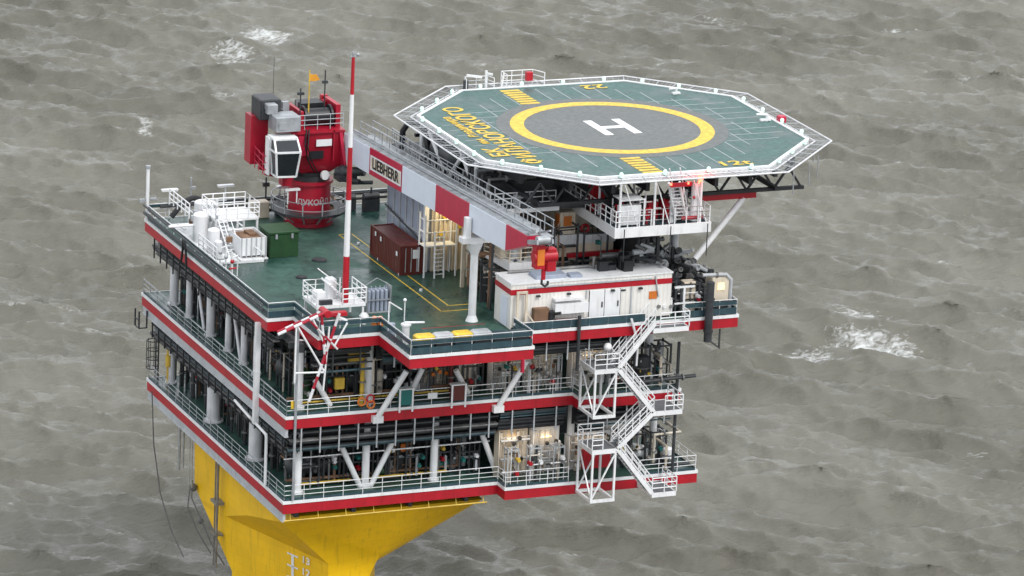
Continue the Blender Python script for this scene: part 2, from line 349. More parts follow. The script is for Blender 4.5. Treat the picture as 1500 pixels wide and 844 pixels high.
# flared column
def hull():
    T = [(1.2,.9,15.9),(9.0,.9,15.9),(15.2,.9,15.9),(16.2,20,15.9),(12,25,15.9),(1.0,21.3,15.9),(.9,9.7,15.9)]
    Mi = {'cl':(1.15,3.2,14.75),'l1':(.95,9.7,13.1),'l2':(.95,14.2,11.55),'l3':(1.0,21.0,11.6),'b':(9,23,12.5),'r':(13.5,18,12.5)}
    W = [(4.62,3.0,11.4),(8.5,3.0,11.75)]
    Bq = [(4.66,3.0,10),(7.75,3.25,10),(9.4,6.2,10),(10.6,10.5,10),(8.6,15,10),(4,16.3,10),(1.3,13.4,7.6)]
    Bz = [(x,y,-6) for x,y,_ in Bq]
    vs = T+list(Mi.values())+W+Bq+Bz
    t0,t1,t2,t3,t4,t5,t6 = range(7); cl,l1,l2,l3,b,r = range(7,13); w0,w1 = 13,14; q = list(range(15,22)); z = list(range(22,29))
    fs = [(t0,t6,l1,cl),(t6,t5,l3,l2,l1),(t0,cl,w0,w1,t1),(t1,w1,t2),(t2,w1,q[2]),(w1,q[1],q[2]),(w0,q[0],q[1],w1),
          (cl,l1,w0),(l1,l2,w0),(w0,l2,q[0]),(l2,q[6],q[0]),(l2,l3,q[6]),(l3,b,q[5]),(l3,q[5],q[6]),(t5,t4,b,l3),(b,t4,t3,r),(r,t3,t2),(r,t2,q[2]),(r,q[2],q[3]),(b,r,q[3]),(b,q[3],q[4]),(b,q[4],q[5]),(t6,t0,t1,t2,t3,t4,t5)]
    fs += [(q[i],z[i],z[(i+1)%7],q[(i+1)%7]) for i in range(7)]
    return MB().add(vs, fs)
hc = part(plat, 'hull_column', hull(), M['yellow'], 'flared yellow hull column under the decks')
# ladder-like rust stain plate and weld lines are in the paint; rim pipe and its brackets
rp = MB().tube([(.1,.12,15.95),(15.2,.12,15.95)], .06)
for x in np.arange(.6, 15, 2.05): rp.bar((x,.12,15.95),(x,.3,16.5),.05)
part(plat, 'rim_pipe', rp, M['ivory'])

def text_mesh(txt, size, ext=.004):
    cu = bpy.data.curves.new('lettering', 'FONT'); cu.body = txt; cu.size = size; cu.extrude = ext; cu.align_x = 'CENTER'; cu.align_y = 'CENTER'; cu.offset = .022*size
    o = bpy.data.objects.new('lettering', cu); C.objects.link(o); bpy.context.view_layer.update()
    me = bpy.data.meshes.new_from_object(o.evaluated_get(bpy.context.evaluated_depsgraph_get())); bpy.data.objects.remove(o); return me
def text_part(parent, txt, size, mtx, m, name='lettering', sx=1, wrap=None):
    me = text_mesh(txt, size); org = ORG[parent.name]
    for v in me.vertices:
        p = v.co.copy(); p.x *= sx
        if wrap: p = wrap(p)
        else: p = mtx @ p
        v.co = p-V(org)
    me.materials.clear(); me.materials.append(m)
    o = bpy.data.objects.new(name, me); C.objects.link(o); o.parent = parent; ORG[o.name] = org; return o
def basis(o, x, y):
    x = V(x).normalized(); y = V(y); y = (y-x*y.dot(x)).normalized(); z = x.cross(y)
    m = Matrix((x, y, z)).transposed().to_4x4(); m.translation = V(o); return m
# draft marks on the sloping front-left facet (l2,w0,q0 plane)
a_, b_, c_ = V((.95,9.7,13.1)), V((4.62,3.0,11.4)), V((.95,14.2,11.55))
nn = (b_-a_).cross(c_-a_).normalized()
if nn.y > 0: nn = -nn
hx_ = V((0,0,1)).cross(nn).normalized()
if hx_.x < 0: hx_ = -hx_
up_ = nn.cross(hx_)
if up_.z < 0: up_ = -up_
MB_ = None
def on_plane(px_dir_o):  # intersection with the facet plane along the horizontal y direction
    pass

# posts and braces
def post(x, y, z0, z1, r, m='white', name='deck_column', lab=None):
    part(plat, name, MB().cyl((x,y,z0),(x,y,z1),r,14).cyl((x,y,z0),(x,y,z0+.12),r*1.5,14), M[m], lab)
for x in (1.6,6.6,11.7,22.0,28.4): post(x, 1.6, T1, B2, .27)
for x in (1.5,6.6,22.6,27.8): post(x, 1.7, T2, B3, .3)
for y in (9.6,12.2,15.5,19.3,24.0,27.4): post(1.3, y, T2, B3, .25 if y not in (19.3,27.4) else .32, 'whited')
for y in (9.3,18.2,27.6): post(1.3, y, T1, B2, .5 if y < 20 else .3, 'whited')
for x in (10,18,26):
    for y in (14,26): post(x, y, T1, B2, .4); post(x, y, T2, B3, .4)
def brace(a, b, r=.2, m='white'): part(plat, 'deck_brace', MB().cyl(a, b, r, 12), M[m])
brace((4.7,1.6,20.6),(6.25,1.6,T1)); brace((8.6,1.6,20.6),(7.0,1.6,T1)); brace((15.2,1.6,20.6),(16.5,1.6,T1))
brace((2.7,1.7,25.4),(3.85,1.7,T2)); brace((13.1,1.7,25.3),(14.1,1.7,T2)); brace((10.6,1.7,25.6),(9.6,1.7,T2))
brace((6.62,-.2,22.95),(8.35,-.95,26.4),.2); brace((15.6,-.2,22.95),(17.3,-.9,26.4),.2)
for (x, y) in ((6.62,-.2),(15.6,-.2)): part(plat, 'brace_shoe', MB().box(x-.38,x+.38,y-.22,y+.2,22.62,23.1), M['white'])
for y in (13.0, 20.8): brace((1.35,y,T2),(1.35,y+1.6,26.6),.12,'whited')
# tall white drain pipe on the front left corner of the left side
solid('drain_pipe','tall white square drain pipe down the left side below the top deck corner','pipe',MB().box(-.32,.02,5.4,5.8,21.3,28.6).box(-.34,.04,5.38,5.82,25,25.15), M['white'])
solid('drain_pipe','thin bent white drain pipe on the lower left side ending at the corner','pipe',MB().tube([(-.15,9.2,21.6),(-.15,3.4,21.2),(-.15,3.3,21.0),(-.15,3.3,17.6)],.11,8).tube([(-.4,9.2,21.9),(-.4,5.9,21.6)],.09,8), M['white'])

# ------------------------------------------------------------------ handrails
def rail(pts, z, label, h=1.1, m='white', rails=(1.1,.72,.4), clad=None, step=1.5, r=.03, pr=.026, kick=True, cat='handrail'):
    c = V((sum(p[0] for p in pts)/len(pts), sum(p[1] for p in pts)/len(pts), z))
    t = thing('handrail', label, cat, c, 'handrails round the decks')
    mb = MB()
    for hh in rails: mb.tube([(x,y,z+hh) for x,y in pts], r if hh == max(rails) else r*.8, 6)
    part(t, 'rails', mb, M[m])
    if kick: 
        k = MB()
        for a, b in zip(pts, pts[1:]): k.bar((*a,z+.1),(*b,z+.1),.02,.18)
        part(t, 'kick_plate', k, M['teal'])
    if clad:
        k = MB()
        for (z0,z1) in clad:
            for a, b in zip(pts, pts[1:]): k.bar((*a,z+(z0+z1)/2),(*b,z+(z0+z1)/2),.05,z1-z0)
        part(t, 'cladding', k, M['teal'])
    proto = None
    for si, (a, b) in enumerate(zip(pts, pts[1:])):
        a = V((*a,z)); b = V((*b,z)); n = max(1, round((b-a).length/step))
        for i in range(0 if si == 0 else 1, n+1):
            p = a.lerp(b, i/n)
            if proto is None:
                proto = part(t, 'post', MB().cyl(p, p+V((0,0,h)), pr, 6), M[m]); base = p
            else:
                o = proto.copy(); C.objects.link(o); o.parent = t; o.location = p-base
    return t
rail([(.08,.1),(15.95,.1),(15.95,-1.25),(20.7,-1.3)], T1, 'long white handrail along the front of the lowest deck')
rail([(.08,.1),(.08,29.1)], T1, 'grey handrail along the left side of the lowest deck', m='galv')
rail([(26.2,-1.3),(30.5,-1.3),(30.5,9)], T1, 'handrail round the right end of the lowest deck beside the stair foot')
rail([(.08,.1),(21.35,.1),(21.35,-1.0)], T2, 'white handrail along the front of the middle deck behind the teal cabinet')
rail([(.08,.1),(.08,30.7)], T2, 'grey handrail along the left side of the middle deck', rails=(1.1,1.04,.72,.4), m='galv')
rail([(23.6,-1.0),(29.0,-1.0),(29.0,9)], T2, 'handrail on the middle deck at the right behind the stair tower')
CL = [(.06,.5),(.72,1.0)]
rail([(.08,4.3),(.08,30.4)], T3, 'dark clad handrail along the left side of the top deck', clad=CL, kick=False)
rail([(.08,30.4),(22,30.4)], T3, 'handrail along the far edge of the top deck behind the crane', clad=[(.85,1.05)], kick=False)
rail([(.08,4.3),(2.0,4.3),(2.0,-.6),(6.45,-.6),(6.45,-6.25)], T3, 'dark clad handrail stepping round the front left notch of the top deck', clad=CL, kick=False)
rail([(6.45,-6.25),(15.3,-6.25),(15.3,-3.0)], T3, 'dark clad handrail along the front bay with the yellow and grey lockers', clad=CL, kick=False)
rail([(15.4,-2.95),(25.2,-2.95)], T3, 'low dark clad rail in front of the long white cabin', clad=[(.06,.55)], kick=False, h=.6, rails=(.6,))
rail([(28.2,-2.95),(32.2,-2.95),(32.2,8)], T3, 'dark clad handrail round the right end of the top deck', clad=CL, kick=False)
for y in (8,14,20,26):
    pass
# service pipes strapped along the left rails of the top deck
solid('service_pipe','dark thick service pipe along the outside of the left top deck rail','pipe',MB().tube([(-.18,4.6,T3+.55),(-.18,30.2,T3+.55)],.11,8).tube([(-.2,4.6,T3+.9),(-.2,17,T3+.95),(-.2,30.3,T3+1.1)],.07,8),M['dark'])
solid('fire_hose','thick black hose looping over the left top deck rail','hose',MB().tube([(-.3+.05*math.sin(i),21.5-i*.12,T3-.75+1.8*math.sin(i/9*math.pi)) for i in range(10)],.09,8),M['rubber'])

# ------------------------------------------------------------------ hanging racks under the decks
def rack(label, a, b, z0, z1, axis, n, cross, group='cable racks hanging under the decks', hang=1.38, mh='grey'):
    mid = ((a[0]+b[0])/2, (a[1]+b[1])/2, z0)
    t = thing('cable_rack', label, 'cable rack', mid, group)
    L = (V(b)-V(a)).length; d = (V(b)-V(a)).normalized(); nrm = V((-d.y, d.x))
    for i in range(n):
        z = z0+(z1-z0)*(i+.5)/n; off = nrm*(.18+cross*rnd.random())
        p = V(a)+off; q = V(b)+off; r = rnd.choice((.06,.09,.13,.17))
        if i%3 == 1: part(t, 'cable_tray', MB().bar((*p,z),(*q,z),.5,.1), M[rnd.choice(('dark','black','dark','pipe'))])
        else: part(t, 'pipe', MB().cyl((*p,z),(*q,z),r,8), M[rnd.choice(('dark','black','dark','teal'))])
    pr = None; k = int(L/hang)
    for i in range(k):
        p = V(a)+d*(i+.5)*L/k
        if pr is None: pr = part(t, 'hanger', MB().box(p.x-.045,p.x+.045,p.y-.045,p.y+.045,z0-.05,z1+.1), M[mh]); b0 = p
        else: o = pr.copy(); C.objects.link(o); o.parent = t; o.location = (p.x-b0.x, p.y-b0.y, 0)
    part(t, 'back_cover', MB().bar((*(V(a)+nrm*(.4+cross)),(z0+z1)/2),(*(V(b)+nrm*(.4+cross)),(z0+z1)/2),.05,(z1-z0)*.9), M['black'])
rack('dark cable rack under the front edge of the middle deck', (.5,.12), (15.8,.12), 20.75, 22.5, 0, 9, 1.0)
rack('dark cable rack under the middle deck right of the front step', (16,.1), (21,.1), 20.9, 22.5, 0, 8, .8)
rack('dark cable rack under the middle deck behind the stair tower', (21.5,-.8), (28.8,-.8), 21, 22.4, 0, 6, .8)
rack('dark cable rack under the left edge of the middle deck', (.35,30), (.35,.8), 20.5, 22.0, 0, 8, .5, mh='dark')
rack('dark cable rack under the left edge of the top deck', (.35,30), (.35,4.5), 26.6, 28.2, 0, 8, .5, mh='dark')
rack('dark cable rack under the notched front of the top deck', (2.2,-.2), (6.2,-.2), 26.3, 28.2, 0, 7, 1.2, mh='dark')
rack('dark cable rack under the front bay of the top deck', (6.6,-1.2), (15.2,-1.2), 26.9, 28.2, 0, 7, 1.2)
rack('dark cable rack under the white cabin on the top deck', (15.6,-2.6), (25.2,-2.6), 26.9, 28.2, 0, 6, 1.4)

# ------------------------------------------------------------------ process equipment on the two covered decks
for nm, z0, z1 in (('lowest', T1, B2), ('middle', T2, B3)):  # dark walls added to stop light showing through the deep covered decks
    solid('bulkhead', 'dark light-blocking bulkhead wall added deep inside the %s deck facing the front' % nm, 'wall', MB().box(7,28,9.0,9.25,z0+.01,z1-.52), M['dark'])
    solid('bulkhead', 'dark light-blocking bulkhead wall added deep inside the %s deck facing the left side' % nm, 'wall', MB().box(6.5,6.75,8.5,28,z0+.01,z1-.52), M['dark'])
def vvessel(x, y, z, r, h, m, label, group='upright vessels on the covered decks'):
    t = thing('upright_vessel', label, 'vessel', (x,y,z), group)
    part(t, 'shell', MB().cyl((x,y,z+.25),(x,y,z+h),r,16).sphere((x,y,z+h),r,16,8,.45), M[m])
    part(t, 'skirt', MB().cyl((x,y,z),(x,y,z+.3),r*.85,12), M['dark'])
    part(t, 'flange', MB().cyl((x,y,z+h*.6),(x,y,z+h*.6+.08),r*1.12,16).cyl((x,y-r,z+h*.4),(x,y-r-.25,z+h*.4),.12,8), M['pipe'])
def hvessel(x, y, z, r, L, m, label, along='x', group='horizontal tanks on the covered decks'):
    t = thing('horizontal_tank', label, 'tank', (x,y,z), group); c = z+r+.45; h = L/2
    a, b = ((x-h,y,c),(x+h,y,c)) if along == 'x' else ((x,y-h,c),(x,y+h,c))
    part(t, 'shell', MB().cyl(a,b,r,16).sphere(a,r,12,8).sphere(b,r,12,8), M[m])
    for q in (-.6,.6):
        s = MB()
        if along == 'x': s.box(x+q*h-.1,x+q*h+.1,y-r*.8,y+r*.8,z,c-r*.4)
        else: s.box(x-r*.8,x+r*.8,y+q*h-.1,y+q*h+.1,z,c-r*.4)
        part(t, 'saddle', s, M['dark'])
def cabinet(x, y, z, w, d, h, m, label, group=None, name='electrical_cabinet', cat='cabinet'):
    t = thing(name, label, cat, (x,y,z), group)
    part(t, 'body', MB().bbox(x-w/2,x+w/2,y-d/2,y+d/2,z+.08,z+h,.03), M[m])
    n = max(1, round(w/.7))
    for i in range(n):
        x0 = x-w/2+w*i/n+.04; x1 = x-w/2+w*(i+1)/n-.04
        dr = part(t, 'door', MB().box(x0,x1,y-d/2-.03,y-d/2-.002,z+.15,z+h-.1), M[m])
        part(dr, 'handle', MB().box(x1-.12,x1-.06,y-d/2-.07,y-d/2-.032,z+h*.5,z+h*.5+.25), M['black'])
    part(t, 'plinth', MB().box(x-w/2+.03,x+w/2-.03,y-d/2+.03,y+d/2-.03,z,z+.08), M['black'])
def pump(x, y, z, m, label, group='pump skids on the covered decks'):
    t = thing('pump_skid', label, 'pump', (x,y,z), group)
    part(t, 'base_frame', MB().box(x-.9,x+.9,y-.4,y+.4,z,z+.18), M['dark'])
    part(t, 'motor', MB().cyl((x-.75,y,z+.55),(x+.1,y,z+.55),.33,14).cyl((x-.85,y,z+.55),(x-.75,y,z+.55),.28,12).box(x-.55,x-.2,y-.15,y+.15,z+.85,z+1.0), M[m])
    part(t, 'casing', MB().cyl((x+.35,y-.2,z+.5),(x+.35,y+.2,z+.5),.36,14).cyl((x+.35,y,z+.6),(x+.35,y,z+1.25),.13,8).cyl((x+.35,y,z+1.2),(x+.35,y,z+1.28),.22,10), M['pipe'])
def piperun(pts, r, m, label, group='process pipes on the covered decks', fl=True):
    mid = pts[len(pts)//2]
    t = thing('process_pipe', label, 'pipe', mid, group)
    part(t, 'pipe', MB().tube(pts, r, 8), M[m])
    if fl:
        for a, b in zip(pts, pts[1:]):
            a = V(a); b = V(b); d = (b-a).normalized()
            for q in ((.35,) if 1.2 < (b-a).length <= 3 else (.35,.75) if (b-a).length > 3 else ()):
                c = a.lerp(b,q); part(t, 'flange', MB().cyl(c,c+d*.1,r*1.7,10), M['pipe'])
def manifold(x, y, z, w, h, label, m='pale', group='valve manifolds on the covered decks'):
    t = thing('valve_manifold', label, 'manifold', (x,y,z), group)
    f = MB()
    for i in range(5):
        zz = z+.3+i*(h-.4)/4; f.cyl((x-w/2,y,zz),(x+w/2,y,zz),.05+.03*(i%2),8)
    part(t, 'headers', f, M[m])
    f = MB()
    for i in range(int(w/.32)+1):
        xx = x-w/2+.1+i*.32; f.cyl((xx,y-.12,z+.1),(xx,y-.12,z+h),.045,6)
    part(t, 'risers', f, M['pipe'])
    f = MB()
    for i in range(int(w/.5)):
        xx = x-w/2+.25+i*.5; zz = z+.6+rnd.random()*(h-1); f.cyl((xx,y-.16,zz),(xx,y-.34,zz),.14,10)
    part(t, 'handwheels', f, M[rnd.choice(('red','orange','black'))])
    part(t, 'frame', MB().box(x-w/2-.06,x-w/2,y-.1,y+.2,z,z+h).box(x+w/2,x+w/2+.06,y-.1,y+.2,z,z+h).box(x-w/2,x+w/2,y+.22,y+.26,z+.2,z+h-.1), M['cream' if m == 'pale' else 'dark'])
# --- lowest deck, front row from left to right
hvessel(3.3,3.8,T1,.7,2.2,'dark','dark horizontal tank near the front left corner of the lowest deck')
vvessel(5.2,4.5,T1,.55,2.6,'dark','dark upright vessel left of the white V braces on the lowest deck')
pump(8.7,3.0,T1,'green','pump with green motor right of the V braces on the lowest deck')
cabinet(9.7,3.6,T1,.9,.5,2.0,'dark','dark control cabinet under the orange sign box on the lowest deck')
solid('junction_box','small orange junction box hanging in the dark lowest deck','junction box',MB().bbox(9.6,10.2,2.6,2.85,T1+1.95,T1+2.5,.03),M['orange'])
vvessel(11.0,5.2,T1,.6,2.9,'dark','dark upright vessel behind the middle white post of the lowest deck')
pump(13.3,3.2,T1,'tealbox','pump with teal motor right of the middle white post of the lowest deck')
cabinet(14.6,4.0,T1,.8,.5,2.2,'grey','grey control cabinet near the right white brace of the lowest deck')
vvessel(3.4,6.6,T1,.6,3.2,'dark','dark upright vessel far back in the left corner of the lowest deck')
hvessel(7.6,6.5,T1,.8,2.6,'dark','large dark tank at the back of the lowest deck')
hvessel(13.2,6.8,T1,.8,3.0,'dark','second large dark tank at the back of the lowest deck')
piperun([(.6,1.75,19.85),(15.9,1.75,19.85)],.05,'white','thin white pipe running the full width of the lowest deck front',fl=False)
piperun([(1.2,2.8,T1+.5),(14,2.8,T1+.5),(14,2.8,T1+2.5)],.12,'rust','low rusty pipe along the floor of the lowest deck front')
piperun([(2.0,2.4,T1+.3),(13,2.4,T1+.3)],.1,'ivory','yellow low pipe along the floor of the lowest deck front')
piperun([(4.1,3.2,T1),(4.1,3.2,T1+3.2),(9,3.2,T1+3.2),(9,3.2,T1+1)],.1,'pipe','grey arched pipe above the V braces of the lowest deck')
piperun([(12.4,2.6,T1),(12.4,2.6,T1+2.8),(15,2.6,T1+2.8)],.12,'pipe','grey bent pipe beside the middle post of the lowest deck')
# white lit cells on the right half of the lowest and middle decks
def cell(x0, x1, y, z, h, label, m='whited'):
    t = thing('equipment_cell', label, 'equipment module', ((x0+x1)/2,y+.6,z), 'pale equipment modules in the right half')
    part(t, 'back_panel', MB().box(x0,x1,y+1.0,y+1.15,z,z+h), M[m])
    part(t, 'side_panel', MB().box(x0-.06,x0,y+.3,y+1.15,z,z+h), M[m])
    f = MB(); n = int((x1-x0)/.42)
    for i in range(n):
        xx = x0+.2+i*(x1-x0-.3)/n; f.cyl((xx,y+.55+.3*rnd.random(),z),(xx,y+.6,z+h-.1),rnd.choice((.05,.08,.13)),8)
    part(t, 'upright_pipes', f, M['pale'])
    for i in range(5): zz = z+.3+rnd.random()*(h-.6); part(t,'cross_pipe',MB().cyl((x0+.1,y+.4,zz),(x1-.1,y+.4,zz),rnd.choice((.04,.06,.09)),8),M['grey'])
    for i in range(n):
        xx = x0+.25+rnd.random()*(x1-x0-.5); zz = z+.4+rnd.random()*(h-.9); part(t,'valve_box',MB().box(xx-.1,xx+.1,y+.1,y+.35,zz-.1,zz+.12),M[rnd.choice(('dark','dark','rust','black'))])
    for i in range(n//2):
        xx = x0+.25+rnd.random()*(x1-x0-.5); zz = z+.4+rnd.random()*(h-.9); part(t,'gauge',MB().cyl((xx,y+.1,zz),(xx,y+.3,zz),.14,10),M['white'])
    lm = MB().box((x0+x1)/2-.4,(x0+x1)/2+.4,y+.75,y+.9,z+h-.7,z+h-.62); part(t, 'lamp', lm, M['warm'])
    ld = bpy.data.lights.new('deck_lamp_light','AREA'); ld.shape = 'RECTANGLE'; ld.size = x1-x0-.4; ld.size_y = .3; ld.energy = 8; ld.color = (1,.74,.46)
    lo = bpy.data.objects.new('deck_lamp_light', ld); C.objects.link(lo); lo.parent = t; lo.location = (0,-.75,h-.25); lo.rotation_euler = (R(25),0,0)
cell(16.2,18.6,.3,T1,3.4,'pale lit module behind the front step of the lowest deck','cream')
cell(18.8,21.0,.3,T1,3.3,'pale lit module left of the stair tower on the lowest deck','white')
cell(13.6,15.4,1.9,T2,3.5,'grey pipe module behind the maroon cabinet on the middle deck','grey')
cell(15.9,18.3,1.4,T2,3.6,'brightly lit module right of the second leaning strut on the middle deck')
cell(18.5,21.1,1.2,T2,3.6,'grey white module left of the stair tower on the middle deck','white')
cell(21.6,24.4,.6,T2,2.9,'lit module behind the upper stair landing on the middle deck')
cell(21.6,25.0,.4,T1,2.6,'module with red panel behind the lower stair landing','white')
solid('hose_cabinet','red fire hose cabinet behind the lower stair frame','cabinet',MB().bbox(22.2,24.3,-.4,0,T1+.5,T1+1.9,.04),M['red'])
def piperack(x0, x1, y0, y1, z, h, label, group, n=9, tones=('dark','pipe','dark','galv','rust','dark','grey','black'), heavy=True):
    t = thing('pipe_rack', label, 'pipe rack', ((x0+x1)/2,(y0+y1)/2,z), group)
    f = MB()
    e = .06 if heavy else .035
    for x in (x0,x1):
        for y in (y0,y1): f.box(x-e,x+e,y-e,y+e,z,z+h)
    for zz in ((.5,.97) if heavy else (.97,)):
        for y in (y0,y1): f.box(x0+e,x1-e,y-e+.005,y+e-.005,z+h*zz-.1,z+h*zz)
        for x in (x0,x1): f.box(x-e+.005,x+e-.005,y0+e,y1-e,z+h*zz-.1,z+h*zz)
    part(t,'frame',f,M['dark' if heavy else 'grey'])
    for i in range(n):
        r = rnd.choice((.035,.05,.07,.1)); x = x0+(x1-x0)*rnd.random(); y = y0+(y1-y0)*rnd.random(); zz = z+.3+(h-.5)*rnd.random(); k = i%3
        if k == 0: p = [(x,y,z),(x,y,z+h)]
        elif k == 1: p = [(x0-.2,y,zz),(x1+.2,y,zz)] if x1-x0 >= y1-y0 else [(x,y0-.2,zz),(x,y1+.2,zz)]
        else: p = [(x,y0,z+.2),(x,y0,zz),(x,y1,zz),(x,y1,z+.2)] if rnd.random() < .5 else [(x0,y,zz),(x,y,zz),(x,y,z)]
        part(t,'pipe',MB().tube(p,r,6),M[tones[rnd.randrange(len(tones))]])
    for i in range(3):
        x = x0+(x1-x0)*rnd.random(); y = y0+.1; zz = z+.5+(h-1.2)*rnd.random(); part(t,'valve',MB().box(x-.14,x+.14,y-.14,y+.14,zz,zz+.28).cyl((x,y-.14,zz+.14),(x,y-.32,zz+.14),.13,8),M[rnd.choice(('dark','red','white','ivory','pipe','tealbox','white'))])
for k,(nm,z,h) in enumerate((('lowest',T1,3.3),('middle',T2,3.6))):
    for i in range(7):
        x0 = 1.9+i*2.0; piperack(x0,x0+1.5,2.3+.4*(i%2),3.7,z,h,'%s dark pipe rack from the left behind the front rail of the %s deck' % (ORD[i],nm),'pipe racks behind the front rails')
    for i in range(10):
        y0 = 4.6+i*2.45; piperack(1.9,3.0,y0,y0+1.7,z,h,'%s dark pipe rack from the front behind the left rail of the %s deck' % (ORD[i],nm),'pipe racks behind the left rails',8)
    for i in range(3):
        x0 = 24.6+i*1.6; piperack(x0,x0+1.2,.6,2.0,z,h-.8,'%s pipe rack from the stairs at the right end of the %s deck' % (ORD[i],nm),'pipe racks at the right ends',9,('grey','pale','dark','white','galv','dark'))
for i in range(3):
    x0 = 16.3+i*1.7; piperack(x0,x0+.8,-.9 if i > 1 else -.7,-.1,T1,2.6,'%s slim pipe rack from the left before the lit modules of the lowest deck' % ORD[i],'pipe racks in front of the lit modules',5,('white','grey','pale','dark','white'),False)
    piperack(x0,x0+.8,.3,1.0,T2,2.8,'%s slim pipe rack from the left before the lit modules of the middle deck' % ORD[i],'pipe racks in front of the lit modules',5,('white','grey','pale','dark','white'),False)
for i in range(4):
    x0 = 15.8+i*2.3; piperack(x0,x0+1.8,2.4,4.2,T3,5.8-.6*(i%2),'%s tall pipe rack from the boom rest under the helideck' % ORD[i],'pipe racks under the helideck',12,('rust','dark','pipe','pale','dark','rust'))
for i in range(3):
    x0 = 26.4+i*1.8; piperack(x0,x0+1.4,-2.2,-1.0,T3,2.6-.3*i,'%s pipe rack from the white cabin on the right end of the top deck' % ORD[i],'pipe racks on the top deck',10,('grey','pipe','dark','white','galv'))
# right end of the lowest and middle decks
hvessel(26.6,1.2,T1,.45,1.6,'white','white tank at the right end of the lowest deck')
hvessel(27.4,5.0,T1,.6,2.4,'pale','pale tank further back at the right end of the lowest deck')
vvessel(29.0,.3,T1,.35,1.2,'white','small white vessel at the right corner of the lowest deck')
piperun([(27.6,3,T1+.6),(27.6,-.4,T1+.6),(27.6,-.4,T1+2.6),(29.6,-.4,T1+2.6),(29.6,6,T1+2.6)],.12,'pale','pale looping pipe at the right end of the lowest deck')
piperun([(28.6,2,T1+.4),(28.6,-.8,T1+.4),(30.2,-.8,T1+.4)],.16,'dark','thick dark pipe at the right corner of the lowest deck')
piperun([(28.4,8,T1+1.8),(28.4,-.8,T1+1.8),(28.4,-.8,T1)],.1,'cream','cream pipe dropping to the floor at the right end of the lowest deck')
vvessel(26.9,.8,T2,.5,1.9,'dark','dark upright vessel at the right end of the middle deck')
vvessel(25.6,1.2,T2,.4,1.7,'orange','orange upright vessel behind the stairs on the middle deck')
piperun([(27.8,4,T2+2.2),(27.8,-.4,T2+2.2),(27.8,-.4,T2+.1)],.11,'cream','cream bent pipe at the right end of the middle deck')
piperun([(28.5,5,T2+1.6),(28.5,-.6,T2+1.6),(28.5,-.6,T2+.1)],.09,'pale','second pale bent pipe at the right end of the middle deck')
piperun([(25.8,-1.6,T2+.9),(30.0,-1.5,T2+1.0)],.14,'dark','thick dark pipe sticking out beyond the middle deck right end')
piperun([(28.7,-1.3,T1),(28.7,-1.3,T2+3.5)],.12,'dark','dark standpipe at the right end between the decks')
# --- middle deck, front row
vvessel(2.2,3.0,T2,.6,2.2,'green','dark green upright vessel in the front left of the middle deck')
hvessel(5.6,3.6,T2,.75,2.4,'dark','dark tank behind the lifebuoys on the middle deck')
solid('junction_box','yellow orange junction box beside the leaning white brace on the middle deck','junction box',MB().bbox(4.3,5.0,2.0,2.3,T2+1.0,T2+1.8,.03),M['ivory'])
solid('junction_box','small yellow box high under the notched top deck edge','junction box',MB().bbox(4.8,5.9,.9,1.2,T2+3.3,T2+3.9,.03),M['ivory'])
vvessel(8.9,4.2,T2,.5,2.4,'dark','dark upright vessel behind the teal cabinet on the middle deck')
pump(10.6,2.6,T2,'white','pump with white motor between the teal and maroon cabinets')
manifold(12.0,2.8,T2,2.0,2.4,'valve manifold left of the maroon cabinet on the middle deck')
vvessel(7.7,2.7,T2,.35,1.9,'pale','pale slim vessel behind the left leaning strut on the middle deck')
piperun([(1.0,2.6,T2+.4),(15,2.6,T2+.4)],.12,'rust','low rusty pipe along the floor of the middle deck front')
piperun([(1.4,2.0,T2+.25),(14,2.0,T2+.25)],.07,'ivory','thin yellow pipe along the floor of the middle deck front',fl=False)
piperun([(6.0,1.3,T2),(6.0,1.3,T2+4.6)],.16,'ivory','yellow standpipe under the top deck notch corner')
piperun([(6.9,1.6,T2+.2),(6.9,1.6,T2+3.1),(9,1.6,T2+3.1)],.12,'cream','cream bent pipe behind the left leaning strut')
piperun([(12.9,2,T2),(12.9,2,T2+3.4)],.17,'container','maroon standpipe beside the maroon cabinet')
hvessel(4.0,6.6,T2,.9,3,'dark','large dark tank at the back left of the middle deck')
hvessel(11.0,6.6,T2,.9,4,'dark','large dark tank at the back middle of the middle deck')
# --- left side, behind the rails
lk = ['dark','pipe','dark','whited','dark','rust','black','dark']
for i, y in enumerate((6.4,10.9,14.0,17.2,21.6,25.6,29.0)):
    vvessel(2.9+.5*(i%2), y, T2, .42+.14*(i%3), 2.0+.4*(i%2), lk[i%8], '%s vessel from the front inside the left side of the middle deck' % ORD[i], 'vessels along the left side of the middle deck')
for i, y in enumerate((5.0,7.3,11.6,15.6,20.6,24.4)):
    vvessel(2.8+.4*(i%2), y, T1, .4+.15*(i%3), 1.8+.5*(i%2), lk[(i+3)%8], '%s vessel from the front inside the left side of the lowest deck' % ORD[i], 'vessels along the left side of the lowest deck')
for i in range(9):
    y = 5.5+i*2.7; zz = T2+2.4+rnd.random()*1.5
    piperun([(1.8,y,T2),(1.8,y,zz),(4.5,y,zz)],rnd.choice((.08,.11,.15)),rnd.choice(('dark','pipe','pale','dark')),'%s bent riser pipe from the front behind the left rail of the middle deck' % ORD[i],'riser pipes along the left side of the middle deck')
for i in range(9):
    y = 4.2+i*2.8; zz = T1+2.2+rnd.random()*1.3
    piperun([(1.7,y,T1),(1.7,y,zz),(4.5,y,zz)],rnd.choice((.08,.11,.15)),rnd.choice(('dark','pipe','grey','dark')),'%s bent riser pipe from the front behind the left rail of the lowest deck' % ORD[i],'riser pipes along the left side of the lowest deck')
piperun([(1.9,4,T2+2.6),(1.9,29,T2+2.6)],.1,'dark','long dark pipe along the left side of the middle deck')
